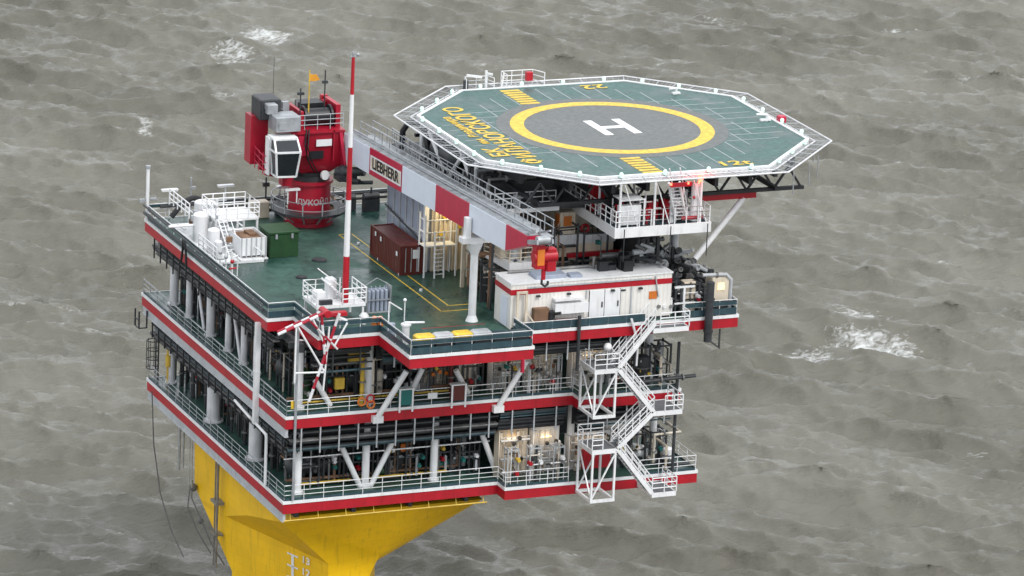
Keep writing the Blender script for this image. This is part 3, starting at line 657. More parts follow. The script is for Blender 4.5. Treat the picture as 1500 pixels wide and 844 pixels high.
piperun([(2.2,4,T1+2.3),(2.2,28,T1+2.3)],.1,'dark','long dark pipe along the left side of the lowest deck')
solid('safety_shower','yellow and white cylinder stand at the far left corner of the lowest deck','shower',MB().cyl((1.1,27.6,T1),(1.1,27.6,T1+2.6),.16,10).cyl((1.1,27.6,T1+1.3),(1.1,27.6,T1+2.2),.26,12),M['ivory'])
solid('landing_frame','small dark frame hanging off the far left corner of the middle deck','frame',MB().box(-.7,-.6,29.4,29.5,21.2,22.5).box(-.7,-.6,30.3,30.4,21.2,22.5).box(-.1,0,29.4,29.5,21.2,22.5).bar((-.65,29.45,21.2),(-.65,30.35,21.2),.08).bar((-.65,29.45,21.8),(-.65,30.35,21.8),.08).bar((-.65,29.45,21.2),(0,29.45,21.2),.08),M['dark'])
lt = thing('caged_ladder','dark caged ladder tower on the far left end of the lowest deck','ladder',(.5,28.7,T1))
f = MB()
for yy in (28.4,29.0):
    f.cyl((.55,yy,T1),(.55,yy,T1+3.4),.06,6)
for k in range(9): f.cyl((.55,28.4,T1+k*.36),(.55,29.0,T1+k*.36),.035,6)
part(lt,'ladder',f,M['dark']); f = MB()
for k in range(4): f.ring(.2,28.7,.42,.47,T1+.9+k*.7,T1+.96+k*.7,12)
for k in range(6): f.cyl((.2+.45*math.cos(k),28.7+.45*math.sin(k),T1+.9),(.2+.45*math.cos(k),28.7+.45*math.sin(k),T1+3.1),.03,5)
part(lt,'cage',f,M['dark'])

# front cabinets hung outside the middle deck rail
def hung(x, w, m, label):
    t = thing('hose_cabinet', label, 'cabinet', (x,-.15,T2)); y0 = -.32
    part(t,'body',MB().bbox(x-w/2,x+w/2,y0,y0+.4,T2+.25,T2+1.35,.03),M[m])
    part(t,'support_frame',MB().box(x-w/2-.06,x-w/2+.06,y0-.07,y0-.004,T2-.25,T2+1.4).box(x+w/2-.06,x+w/2+.06,y0-.07,y0-.004,T2-.25,T2+1.4).box(x-w/2-.07,x+w/2+.07,y0-.08,y0+.42,T2+1.354,T2+1.44).box(x-w/2+.06,x+w/2-.06,y0-.06,y0-.005,T2+.0,T2+.1),M['white'])
hung(8.65,.95,'tealbox','teal cabinet in a white frame on the middle deck front rail')
hung(12.55,1.0,'container','maroon cabinet in a white frame on the middle deck front rail')
t = thing('lifebuoy','red and white lifebuoys hung on the middle deck front rail','lifebuoy',(5.9,0,T2))
for i,(dx,dz) in enumerate(((0,.45),(.42,.62),(.45,.2))):
    f = MB(); f.tube([(5.5+dx*1.5+.27*math.cos(a*math.pi/6),-.02,T2+dz+.2+.27*math.sin(a*math.pi/6)) for a in range(13)],.07,6); part(t,'ring',f,M['red' if i == 1 else 'orange'])
solid('sign_board','white sign board on the middle deck rail right of the teal cabinet','sign',MB().box(10.4,11.1,.0,.04,T2+.45,T2+.85),M['white'])
solid('sign_board','yellow sign plate on the corner standpipe of the middle deck','sign',MB().box(.35,.8,.02,.06,T2+.55,T2+1.1),M['lineyel'])
solid('standpipe','tall grey standpipe rising past the decks near the front left corner','pipe',MB().cyl((.65,-.1,T1+.1),(.65,-.1,T3+.6),.1,8),M['galv'])

# ------------------------------------------------------------------ top deck things
# yellow walkway lines on the green deck
solid('walkway_marking','pair of yellow walkway lines painted along the green top deck','marking',
      MB().box(12.32,12.42,3.0,23,T3-.018,T3-.014).box(13.32,13.42,4.2,23,T3-.018,T3-.014).box(12.42,15,2.9,3.0,T3-.018,T3-.014).box(13.42,15,4.1,4.2,T3-.018,T3-.014).box(12.4,13.3,23,23.1,T3-.018,T3-.014),M['lineyel'])
solid('deck_marking','red line painted on the green deck behind the lockers','marking',MB().box(9.5,14.2,-.6,-.5,T3-.018,T3-.014),M['red'])
for i,(x,y) in enumerate(((12.85,20.3),(12.85,16.2),(12.85,12.1),(12.85,8.0))):
    solid('deck_fitting','small white deck fitting between the yellow lines, %s from the crane' % ORD[i],'fitting',MB().cyl((x,y,T3-.02),(x,y,T3+.12),.12,10),M['white'],group='white fittings between the yellow lines')
for i,(x,y,r) in enumerate(((8.6,17.0,.55),(5.8,13.2,.4))):
    solid('deck_hatch',['round hatch lid on the green deck right of the green box','smaller round hatch lid nearer the left rail'][i],'hatch',MB().cyl((x,y,T3-.02),(x,y,T3+.07),r,20).cyl((x,y,T3+.07),(x,y,T3+.1),r*.8,20),M['dark'],group=None)
# maroon container
def cont(label, x0, y0, L, W, H, z):
    t = thing('shipping_container', label, 'container', (x0+W/2,y0+L/2,z))
    part(t,'walls',MB().box(x0+.06,x0+W-.06,y0+.06,y0+L-.06,z+.12,z+H-.06),M['corru'])
    f = MB()
    for x in (x0,x0+W-.16):
        for y in (y0,y0+L-.16): f.box(x,x+.16,y,y+.16,z,z+H)
        f.box(x,x+.16,y0+.16,y0+L-.16,z,z+.18); f.box(x+.02,x+.14,y0+.16,y0+L-.16,z+H-.14,z+H-.003)
    for y in (y0,y0+L-.16): f.box(x0+.16,x0+W-.16,y,y+.16,z,z+.18); f.box(x0+.16,x0+W-.16,y+.02,y+.14,z+H-.14,z+H-.003)
    part(t,'corner_frame',f,M['container'])
    f = MB()
    for i in range(1,4): f.cyl((x0+W*i/4,y0+.02,z+.2),(x0+W*i/4,y0+.02,z+H-.2),.035,6)
    part(t,'door_bars',f,M['galv'])
    for q in ((x0+W*.55,x0+W*.85,y0-.02,y0+.0,z+H*.55,z+H*.85),(x0-.02,x0,y0+.5,y0+.8,z+H*.6,z+H*.75),(x0-.02,x0,y0+L*.62,y0+L*.62+.25,z+H*.7,z+H*.85),(x0-.02,x0,y0+L*.8,y0+L*.8+.2,z+H*.75,z+H*.9)): part(t,'label_plate',MB().box(*q),M['white'])
cont('dark red steel container beside the grey panel wall on the green deck',12.75,11.9,5.9,1.75,2.15,T3)
t = thing('storage_box','dark green lidded box beside the white basket on the top deck','box',(6.4,19.4,T3))
part(t,'body',MB().bbox(5.3,7.5,18.4,20.6,T3,T3+1.75,.06),M['green'])
part(t,'lid',MB().bbox(5.22,7.58,18.32,20.68,T3+1.752,T3+1.92,.05),M['green'])
part(t,'latch',MB().box(5.7,5.85,18.28,18.39,T3+1.4,T3+1.75).box(6.9,7.05,18.28,18.39,T3+1.4,T3+1.75),M['galv'])
# white process skid in the left rear corner
t = thing('process_skid','cluttered white process skid with platforms and railings behind the left top deck rail','skid',(3,22,T3))
part(t,'base_frame',MB().box(1.0,4.6,17.6,28,T3,T3+.2),M['white'])
f = MB()
for (x,y,r,h) in ((1.6,20,.45,1.9),(1.7,23,.6,2.2),(2.6,25.5,.55,2.4),(3.6,26.5,.5,2.0),(1.4,18.4,.3,1.5),(3.4,21.6,.4,1.4)):
    p = MB().cyl((x,y,T3+.2),(x,y,T3+h),r,14).sphere((x,y,T3+h),r,14,6,.4); part(t,'tank',p,M['white' if r > .35 else 'whited'])
part(t,'platform',MB().box(2.3,5.6,21.6,24.6,T3+2.0,T3+2.16),M['white'])
def rp_(parent, pts, z, h=1.1, m='white', r=.045, n=3):
    f = MB()
    for k in range(n): f.tube([(x,y,z+h*(k+1)/n) for x,y in pts],r,6)
    rl_ = part(parent,'railing',f,M[m]); pr = None
    for si,(a,b) in enumerate(zip(pts,pts[1:])):
        a = V(a); b = V(b); q = max(1,round((b-a).length/.9))
        for i in range(0 if si == 0 else 1,q+1):
            c = a.lerp(b,i/q)
            if pr is None: pr = part(parent,'railing_post',MB().cyl((c.x,c.y,z),(c.x,c.y,z+h),r,6),M[m]); c0 = c
            else: o = pr.copy(); C.objects.link(o); o.parent = parent; o.location = (c.x-c0.x,c.y-c0.y,0)
rp_(t,[(2.3,21.6),(5.6,21.6),(5.6,24.6),(2.3,24.6),(2.3,21.6)],T3+2.16)
rp_(t,[(1.0,17.6),(1.0,21.4)],T3+.2); rp_(t,[(1.0,23.6),(1.0,28)],T3+1.8)
f = MB()
for (x,y) in ((2.4,21.7),(5.5,21.7),(5.5,24.5),(2.4,24.5),(4,21.7)): f.box(x-.07,x+.07,y-.07,y+.07,T3,T3+2.0)
part(t,'platform_legs',f,M['white'])
for i in range(26):
    a = (.9+3.8*rnd.random(),17.8+10*rnd.random(),T3+.4+1.9*rnd.random()); ax = rnd.choice((0,1,2)); b = list(a); b[ax] += rnd.choice((-1,1))*(.8+rnd.random()*1.6)*(1 if ax < 2 else .5)
    part(t,'pipe',MB().cyl(a,b,rnd.choice((.05,.07,.1)),8),M[rnd.choice(('white','white','grey','whited'))])
for i in range(12):
    x = 1.2+3*rnd.random(); y = 18+9*rnd.random(); z = T3+.3+rnd.random()*1.6; part(t,'box',MB().box(x-.2,x+.2,y-.15,y+.15,z,z+.4),M[rnd.choice(('dark','grey','rust'))])
f = MB()
for x in (2.5,3.1): f.bar((x,19.0,T3+.1),(x,21.6,T3+2.1),.09)
for k in range(9): f.box(2.52,3.08,19.1+k*.28,19.3+k*.28,T3+.3+k*.21,T3+.33+k*.21)
for x in (2.5,3.1): f.tube([(x,18.9,T3+1.1),(x,21.6,T3+3.1)],.04,6); f.cyl((x,19.9,T3+.8),(x,19.9,T3+1.8),.035,6)
part(t,'stair',f,M['white'])
for i,y in enumerate((14.3,15.6,16.8)):
    t = thing('sample_stand',['white pipe stand nearest the mast along the left top deck rail','white pipe stand between two others along the left top deck rail','white pipe stand beside the process skid along the left rail'][i],'pipe stand',(1.2,y,T3),'white pipe stands by the left rail')
    part(t,'uprights',MB().cyl((1.0,y,T3),(1.0,y,T3+1.9),.06,8).cyl((1.5,y+.3,T3),(1.5,y+.3,T3+1.6),.05,8).cyl((1.0,y,T3+1.5),(1.5,y+.3,T3+1.5),.05,8),M['white'])
    part(t,'valve',MB().sphere((1.0,y,T3+1.2),.16,8,6).cyl((.8,y,T3+.7),(1.3,y,T3+.7),.08,8),M['red' if i == 0 else 'grey'])
# white basket beside skid
t = thing('waste_basket','white open basket holding brown scrap beside the green box','basket',(4.4,19.6,T3))
x0,x1,y0,y1,z0,z1 = 3.0,5.0,18.2,21.0,T3+.35,T3+1.65
part(t,'walls',MB().box(x0,x1,y0,y0+.06,z0,z1).box(x0,x1,y1-.06,y1,z0,z1).box(x0,x0+.06,y0+.06,y1-.06,z0,z1).box(x1-.06,x1,y0+.06,y1-.06,z0,z1),M['white'])
f = MB()
for i in range(6): f.box(x0+.05+i*.37,x0+.13+i*.37,y0-.06,y0-.002,z0-.1,z1+.04)
part(t,'ribs',f,M['grey']); part(t,'floor_frame',MB().box(x0-.1,x1+.1,y0-.1,y1+.1,T3+.02,T3+.12).box(x0,x0+.1,y0,y0+.1,T3+.1,z0).box(x1-.1,x1,y0,y0+.1,T3+.1,z0).box(x1-.1,x1,y1-.1,y1,T3+.1,z0),M['white'])
part(t,'scrap',MB().box(x0+.07,x1-.07,y0+.07,y1-.07,z0,z1-.25).box(x0+.3,x0+1,y0+.5,y0+1.4,z1-.25,z1-.1).box(x0+1.1,x1-.3,y0+1.3,y1-.4,z1-.25,z1-.05),M['rust'])
# black rubber hoses at the back left
solid('loading_hose','thick black hose arched over the far left corner of the top deck','hose',MB().tube([(1.4+3.4*i/16,28.7,T3+.5+1.35*math.sin(i/16*math.pi)) for i in range(17)],.2,10),M['rubber'])
solid('loading_hose','low black hose lying along the far rail of the top deck','hose',MB().tube([(4.5+i*.9,29.4+.2*math.sin(i),T3+.45+.15*math.sin(i*2)) for i in range(7)],.13,8),M['rubber'])
solid('tool_chest','cream chest by the far rail left of the crane','chest',MB().bbox(7.6,9.0,28.6,29.5,T3,T3+1.2,.05),M['cream'])
for i,(x,y,w,h,m) in enumerate(((10.0,29.3,.5,1.6,'dark'),(6.6,29.5,.4,1.0,'dark'),(15.5,29.2,.9,1.5,'dark'),(17.0,28.6,1.2,1.8,'dark'),(14.2,29.4,.5,1.1,'rust'))):
    solid('winch_stand','%s dark winch from the left along the far rail of the top deck' % ORD[i] if i else 'slim dark winch post with a head behind the crane','winch',MB().box(x-w/2,x+w/2,y-.3,y+.3,T3,T3+h*.5).cyl((x-w/2,y,T3+h*.6),(x+w/2,y,T3+h*.6),.28,12).cyl((x,y,T3+h*.5),(x,y,T3+h),.08,8),M[m],group='winches along the far rail')
solid('rail_pipe','long dark pipe lying along the far rail of the top deck','pipe',MB().tube([(1,30.1,T3+.95),(20,30.1,T3+.95)],.12,8).tube([(5,29.9,T3+.6),(20,29.9,T3+.6)],.1,8),M['black'])
# floodlights and masts on the far and left edges
def flood(x, y, z, h, label):
    t = thing('floodlight', label, 'floodlight', (x,y,z), 'floodlights on short posts')
    part(t,'post',MB().cyl((x,y,z),(x,y,z+h),.06,8),M['white'])
    part(t,'lamp_head',MB().box(x-.62,x+.62,y-.18,y+.18,z+h,z+h+.07).box(x-.6,x+.6,y-.16,y+.16,z+h-.09,z+h-.002),M['white'])
flood(1.75,30.2,T3,2.15,'white floodlight on a short post at the far left corner')
flood(6.1,30.2,T3,2.2,'white floodlight on a short post midway along the far rail')
flood(10.5,29.6,T3,2.0,'white floodlight on a short post beside the crane pedestal')
t = thing('sensor_mast','white sensor mast with side brackets at the far left top deck corner','mast',(.05,30.2,T3))
part(t,'pole',MB().cyl((.05,30.2,T3),(.05,30.2,T3+3.9),.13,10),M['white'])
part(t,'top_sensor',MB().cyl((.05,30.2,T3+3.9),(.05,30.2,T3+4.1),.2,10),M['galv'])
part(t,'side_sensor',MB().box(-.55,-.15,30.1,30.3,T3+1.35,T3+1.6).box(.25,.75,30.1,30.3,T3+1.5,T3+1.62).bar((-.4,30.2,T3+1.45),(.6,30.2,T3+1.5),.06),M['galv'])
solid('short_mast','thin grey mast with a small sensor on the far rail','mast',MB().cyl((3.4,30.2,T3),(3.4,30.2,T3+3.0),.06,8).box(3.35,3.75,30.1,30.3,T3+2.1,T3+2.3),M['galv'])
solid('short_mast','dark thin mast with a cross head left of the crane on the far rail','mast',MB().cyl((9.3,30.3,T3),(9.3,30.3,T3+2.6),.07,8).box(9.05,9.55,30.2,30.4,T3+1.9,T3+2.2),M['dark'])

# ------------------------------------------------------------------ crane
CX, CY = 11.4, 26.8
cr = thing('pedestal_crane','red pedestal crane with white and red striped box boom lying over the deck','crane',(CX,CY,T3))
part(cr,'pedestal',MB().cyl((CX,CY,T3-.02),(CX,CY,32.6),1.55,32).cyl((CX,CY,32.4),(CX,CY,32.62),1.72,32).cyl((CX,CY,T3),(CX,CY,T3+.3),1.8,24),M['crimson'])
part(cr,'slew_ring',MB().cyl((CX,CY,32.62),(CX,CY,33.0),1.45,28),M['dark'])
part(cr,'slew_collar',MB().cyl((CX,CY,33.0),(CX,CY,33.3),1.4,24),M['black'])
wk = part(cr,'access_platform',MB().ring(CX,CY,1.9,2.9,30.25,30.4,12),M['dark'])
f = MB()
for k in range(12):
    a = 2*math.pi*k/12; f.cyl((CX+2.8*math.cos(a),CY+2.8*math.sin(a),30.3),(CX+2.8*math.cos(a),CY+2.8*math.sin(a),31.35),.05,6)
    f.bar((CX+2.6*math.cos(a),CY+2.6*math.sin(a),30.2),(CX+1.6*math.cos(a),CY+1.6*math.sin(a),29.4),.1)
for hh in (30.75,31.35): f.ring(CX,CY,2.77,2.84,hh,hh+.05,24)
part(wk,'guard_rail',f,M['galv'])
# house: faceted red body tapering down to the slew ring
def loft(rings):
    mb = MB(); n = len(rings[0]); vs = [p for r_ in rings for p in r_]; fs = [tuple(range(n-1,-1,-1)), tuple(range((len(rings)-1)*n,len(rings)*n))]
    for j in range(len(rings)-1):
        for i in range(n): k = (i+1)%n; fs.append((j*n+i,j*n+k,(j+1)*n+k,(j+1)*n+i))
    return mb.add(vs,fs)
part(cr,'house',loft([[(10.3,25.7,33.3),(12.6,25.7,33.3),(12.8,27.9,33.3),(10.3,27.9,33.3)],[(9.4,24.9,34.6),(13.1,24.9,34.0),(13.3,28.4,34.0),(9.4,28.4,34.6)],[(9.0,24.7,36.8),(13.2,24.7,36.7),(13.4,28.6,36.7),(9.0,28.6,36.8)]]),M['crimson'])
part(cr,'house_door',MB().box(9.6,10.2,24.60,24.75,34.9,36.4),M['boomred'])
part(cr,'louvre',MB().box(10.4,11.6,24.66,24.74,34.6,35.2),M['black'])
part(cr,'house_rib',MB().box(10.3,10.38,24.56,24.75,34.7,36.7).box(12.3,12.38,24.56,24.75,34.4,36.7).box(9.1,13.2,24.56,24.72,36.55,36.7),M['crimson'])
part(cr,'hose_bundle',MB().tube([(10.2,24.6,36.9),(10.0,24.3,35.8),(10.3,24.4,34.6),(11.0,25.0,33.6)],.06,6).tube([(10.4,24.6,36.9),(10.2,24.2,35.6),(10.6,24.4,34.5),(11.3,25.0,33.5)],.05,6),M['black'])
part(cr,'boom_bracket',MB().add([(12.75,24.6,36.6),(13.1,24.1,33.6),(13.3,24.1,33.6),(13.0,24.6,36.6),(12.75,25.4,36.6),(13.1,25.4,33.6),(13.3,25.4,33.6),(13.0,25.4,36.6)],[(0,1,2,3),(4,7,6,5),(0,4,5,1),(3,2,6,7),(0,3,7,4),(1,5,6,2)]),M['boomred'])
part(cr,'name_plate',MB().box(11.0,12.2,24.62,24.68,35.55,36.05),M['white'])
part(cr,'counter_panel',MB().box(6.75,8.0,26.9,28.2,33.9,37.5).box(6.7,8.05,26.85,26.95,33.9,37.4),M['crimson'])
part(cr,'side_arm',MB().bar((7.2,26.2,33.9),(9.6,26.2,33.0),.35,.4).bar((7.3,25.2,33.7),(9.6,25.6,33.1),.3,.4).box(8.6,9.3,25.0,25.8,32.6,33.4),M['crimson'])
f = MB()
for z in (34.3,34.8,35.3): f.tube([(7.0,26.8,z),(7.0,24.9,z-.25),(7.7,24.4,z-.3)],.035,6)
for y in (26.6,25.7,24.9): f.cyl((7.0,y,33.7),(7.0,y,35.3),.035,6)
part(cr,'ladder_rail',f,M['boomred'])
# machine deck on top
part(cr,'engine_housing',MB().bbox(7.1,8.7,26.0,28.0,37.4,38.9,.08).box(7.2,8.5,25.8,26.0,37.5,38.3),M['dark'])
part(cr,'grey_housing',MB().bbox(7.7,9.6,24.2,26.0,36.9,38.0,.06).box(7.9,8.5,24.12,24.2,37.1,37.6).bbox(7.4,8.2,25.3,26.2,38.0,38.7,.05),M['galv'])
part(cr,'winch',MB().cyl((10.4,26.2,37.4),(12.6,26.2,37.4),.62,20).cyl((10.4,26.2,37.4),(10.55,26.2,37.4),.85,20).cyl((12.45,26.2,37.4),(12.6,26.2,37.4),.85,20).box(10.6,12.4,27.0,28.3,36.8,38.2),M['black'])
part(cr,'winch_frame',MB().box(10.0,10.25,25.4,28.4,36.8,38.0),M['crimson']); part(cr,'winch_frame',MB().box(12.75,13.1,25.4,28.4,36.7,38.4),M['crimson'])
for i in range(10):
    x = 8.9+rnd.random()*4; y = 26.4+rnd.random()*2; part(cr,'machinery_box',MB().box(x-.25,x+.25,y-.2,y+.2,36.8,37.6+rnd.random()*.9),M[rnd.choice(('dark','crimson','galv','dark'))])
rp_(cr,[(9.1,28.5),(9.1,24.8),(13.1,24.8)],36.8,1.1,'grey',.03)
# cab: white frame with raked dark windows
cab = loft([[(7.55,23.4,33.8),(8.95,23.2,33.8),(9.1,25.0,33.8),(7.55,25.0,33.8)],[(7.3,23.0,35.7),(9.1,22.8,35.7),(9.2,25.0,35.7),(7.3,25.0,35.7)],[(7.4,23.7,36.5),(9.1,23.6,36.5),(9.2,25.0,36.5),(7.4,25.0,36.5)]])
cb = part(cr,'cab',cab,M['glass'])
f = MB()
Rr = [[(7.55,23.4,33.8),(8.95,23.2,33.8),(9.1,25.0,33.8),(7.55,25.0,33.8)],[(7.3,23.0,35.7),(9.1,22.8,35.7),(9.2,25.0,35.7),(7.3,25.0,35.7)],[(7.4,23.7,36.5),(9.1,23.6,36.5),(9.2,25.0,36.5),(7.4,25.0,36.5)]]
for j in range(3):
    for i in range(4):
        f.bar(Rr[j][i],Rr[j][(i+1)%4],.13)
        if j < 2: f.bar(Rr[j][i],Rr[j+1][i],.13)
f.box(7.2,7.3,24.3,25.05,33.7,36.5); f.bar((7.45,24.2,33.8),(7.3,24.2,36.4),.1)
part(cb,'window_frame',f,M['white']); part(cb,'roof',MB().box(7.35,9.2,23.7,25.05,36.51,36.6),M['white'])
part(cr,'floodlight_bar',MB().box(8.9,10.0,25.0,25.3,32.2,32.34).cyl((9.1,25.15,31.2),(9.1,25.15,32.2),.05,6).cyl((9.8,25.15,31.2),(9.8,25.15,32.2),.05,6),M['white'])
f = MB().cyl((9.35,29.5,38.2),(9.35,29.5,41.2),.02,5); part(cr,'whip_antenna',f,M['dark'])
part(cr,'antenna',MB().cyl((9.95,25.4,37),(9.95,25.4,39.8),.05,6).box(9.7,10.2,25.3,25.5,39.3,39.5),M['dark'])
part(cr,'antenna',MB().cyl((12.2,26.4,37),(12.2,26.4,40.8),.05,6).box(12.0,12.4,26.3,26.5,39.8,40.0),M['dark'])
fp = part(cr,'flagpole',MB().cyl((10.75,25.8,37),(10.75,25.8,41.0),.05,6),M['ivory'])
part(fp,'flag',MB().add([(10.8,25.8,40.7),(11.3,25.75,40.65),(11.6,25.9,40.2),(11.1,25.8,40.15),(10.8,25.8,40.2)]+[(10.8,25.83,40.7),(11.3,25.78,40.65),(11.6,25.93,40.2),(11.1,25.83,40.15),(10.8,25.83,40.2)],[(0,1,2,3,4),(9,8,7,6,5),(0,5,6,1),(1,6,7,2),(2,7,8,3),(3,8,9,4),(4,9,5,0)]),M['flag'])
part(cr,'hydraulics',MB().cyl((12.5,24.4,33.6),(14.2,23.0,33.9),.35,12).cyl((12.7,24.0,33.2),(13.6,22.4,33.3),.2,10).sphere((13.0,24.2,33.6),.55,10,8).box(12.4,13.8,23.4,24.6,33.1,33.5).cyl((13.2,23.8,32.9),(14.6,22.4,33.2),.15,8),M['dark'])
part(cr,'number_badge',MB().cyl((11.9,25.2,33.2),(11.95,25.02,33.22),.35,16),M['white'])
# boom: one box girder, its painted sections as parts along its length
bx0, bx1 = 13.2, 14.1
ztop = lambda y: 36.4+(24.7-y)*.047
zbot = lambda y: 34.42+(24.7-y)*.0507 if y > -5.8 else 36.0+(-5.8-y)*.40
secs = [(24.7,19.6,'boomwhite'),(19.6,13.2,'boomred'),(13.2,6.85,'boomwhite'),(6.85,.7,'boomred'),(.7,-5.8,'boomwhite'),(-5.8,-9.4,'boomred')]
secp = []
for (ya,yb,m) in secs:
    zb = zbot(yb) if yb > -6 else 37.35
    secp.append(part(cr,'boom_section',MB().add([(bx0,ya,zbot(ya)),(bx1,ya,zbot(ya)),(bx1,ya,ztop(ya)),(bx0,ya,ztop(ya)),(bx0,yb,zb),(bx1,yb,zb),(bx1,yb,ztop(yb)),(bx0,yb,ztop(yb))],
      [(0,1,2,3),(7,6,5,4),(0,3,7,4),(1,5,6,2),(0,4,5,1),(3,2,6,7)]),M[m]))
sg = part(secp[1],'sign_frame',MB().add([(bx0-.03,19.35,36.18),(bx0-.03,13.35,36.47),(bx0-.03,13.35,35.37),(bx0-.03,19.35,35.08)],[(0,1,2,3)]),M['white'])
MB_in = MB().add([(bx0-.035,19.2,36.05),(bx0-.035,13.5,36.32),(bx0-.035,13.5,35.49),(bx0-.035,19.2,35.22)],[(0,1,2,3)])
part(secp[1],'sign_field',MB_in,M['cream'])
text_part(secp[1],'LIEBHERR',1.12,basis((bx0-.06,16.35,35.76),(0,-1,.048),(0,.048,1)),M['black'],'sign_lettering',sx=1.08)
# walkway and rails along the boom top
f = MB(); f.add([(bx1+.02,24,ztop(24)-.1),(bx1+1.0,24,ztop(24)-.1),(bx1+1.0,-9.5,ztop(-9.5)-.1),(bx1+.02,-9.5,ztop(-9.5)-.1),(bx1+.02,24,ztop(24)-.18),(bx1+1.0,24,ztop(24)-.18),(bx1+1.0,-9.5,ztop(-9.5)-.18),(bx1+.02,-9.5,ztop(-9.5)-.18)],[(0,1,2,3),(7,6,5,4),(0,4,5,1),(2,6,7,3),(1,5,6,2),(0,3,7,4)])
bw = part(cr,'boom_walkway',f,M['galv']); f = MB()
for x in (bx1+.05,bx1+1.0):
    for h_ in (.5,1.0): f.tube([(x,24,ztop(24)+h_),(x,-9.5,ztop(-9.5)+h_)],.035,6)
    for k in range(24): y = 24-k*1.45; f.cyl((x,y,ztop(y)-.1),(x,y,ztop(y)+1.0),.035,6)
part(bw,'walkway_rail',f,M['galv'])
f = MB()
for k in range(22): y = 24-k*1.5; f.bar((bx0+.1,y,ztop(y)+.04),(bx1-.1,y-.75,ztop(y-.75)+.04),.07); f.bar((bx1-.1,y-.75,ztop(y-.75)+.04),(bx0+.1,y-1.5,ztop(y-1.5)+.04),.07)
f.tube([(13.85,24.5,ztop(24.5)+.25),(13.85,-9.2,ztop(-9)+.3)],.09,6); f.tube([(13.5,24.5,ztop(24.5)+.3),(13.5,-9.2,ztop(-9)+.35)],.04,6)
f.add([(x,y,ztop(y)+e) for e in (.003,.05) for x,y in ((bx0+.06,24.6),(bx1,24.6),(bx1,-9.4),(bx0+.06,-9.4))],[(3,2,1,0),(4,5,6,7),(0,1,5,4),(1,2,6,5),(2,3,7,6),(3,0,4,7)])
part(cr,'boom_lattice',f,M['galv'])
tip = part(cr,'boom_tip',MB().bar((13.3,-9.4,37.6),(13.3,-11.0,38.0),.14,.3).bar((14.4,-9.4,37.6),(14.4,-11.0,38.0),.14,.3).cyl((13.4,-10.6,38.0),(14.3,-10.6,38.0),.3,16).bar((13.4,-8.5,37.9),(13.4,-10.5,38.6),.12).bar((14.4,-8.5,37.9),(14.4,-10.5,38.6),.12),M['galv'])
hb = part(cr,'hook_block',MB().bbox(13.5,14.2,-10.4,-9.6,35.95,37.55,.08).bbox(14.35,15.05,-10.3,-9.7,35.7,37.3,.08).box(14.2,14.35,-10.2,-9.8,36.2,37.0).cyl((13.45,-10.0,36.7),(15.1,-10.0,36.7),.42,16).cyl((14.25,-10,35.1),(14.25,-10,36.3),.16,8),M['red'])
part(hb,'cheek_plate',MB().box(13.6,14.1,-10.44,-10.402,36.2,37.3),M['orange'])
part(hb,'hook',MB().tube([(14.15,-10,35.1),(14.15,-10,34.8),(14.4,-10,34.6),(14.6,-10,34.75),(14.6,-10,34.95)],.09,8),M['dark'])
part(cr,'hoist_rope',MB().cyl((13.8,-10.3,37.5),(13.8,-10.05,36.9),.04,5).cyl((14.4,-10.3,37.5),(14.4,-10.05,36.9),.04,5),M['black'])
def wrap(p):
    a = -math.pi/2-.12+p.x/1.55; return V((CX+1.565*math.cos(a), CY+1.565*math.sin(a), 31.1+p.y))
text_part(cr,'ЛУКОЙЛ',.6,None,M['white'],'pedestal_lettering',wrap=wrap)
# boom rest
t = thing('boom_rest','white boom rest post with a forked head under the crane boom','boom rest',(13.55,.28,T3))
part(t,'post',MB().cyl((13.55,.28,T3),(13.55,.28,34.9),.27,16).cyl((13.55,.28,T3),(13.55,.28,T3+.4),.45,16,.28).cyl((13.55,.28,34.0),(13.55,.28,34.9),.27,16,.6),M['white'])
part(t,'cradle',MB().box(12.5,15.0,-.1,.7,34.9,35.3).box(12.75,13.12,0,.5,35.3,36.7).box(14.55,14.9,0,.5,35.3,36.0),M['white'])

# ------------------------------------------------------------------ striped wind mast and its white platform
t = thing('mast_platform','white railed platform on legs at the foot of the red and white mast','platform',(4.6,3.0,T3))
part(t,'floor',MB().box(2.7,6.3,1.9,4.6,30.4,30.62),M['white'])
f = MB()
for (x,y) in ((2.85,2.05),(6.15,2.05),(6.15,4.45),(2.85,4.45)): f.box(x-.07,x+.07,y-.07,y+.07,T3-.02,30.4)
part(t,'legs',f,M['white']); rp_(t,[(2.7,1.9),(2.7,4.6),(6.3,4.6),(6.3,1.9),(4.6,1.9)],30.62,1.1,'white',.045)
f = MB()
for y in (3.6,4.3): f.bar((3.9,y,31.9),(5.2,y-1.0,30.7),.12); f.tube([(3.6,y,32.6),(5.2,y-1.1,31.3)],.04,6)
for k in range(6): f.box(3.95+k*.2,4.15+k*.2,2.9,4.2,31.75-k*.2,31.8-k*.2)
part(t,'steps',f,M['white']); part(t,'equipment_box',MB().bbox(4.1,4.7,3.4,4.2,30.62,32.0,.04).bbox(2.9,3.6,2.6,3.4,30.62,31.4,.04),M['white'])
part(t,'cable_box',MB().box(3.0,3.9,2.0,2.3,30.64,30.95),M['dark'])
t = thing('wind_mast','tall slender red and white banded mast at the front of the top deck','mast',(4.97,2.43,30.62))
zs = [30.62,33.9,37.9,41.6,45.3,47.9]; ms = ['red','white','red','white','red']
for i in range(5):
    r0 = .24-.13*i/5; r1 = .24-.13*(i+1)/5; part(t,'mast_section',MB().cyl((4.97,2.43,zs[i]),(4.97,2.43,zs[i+1]),r0,12,r1),M[ms[i]])
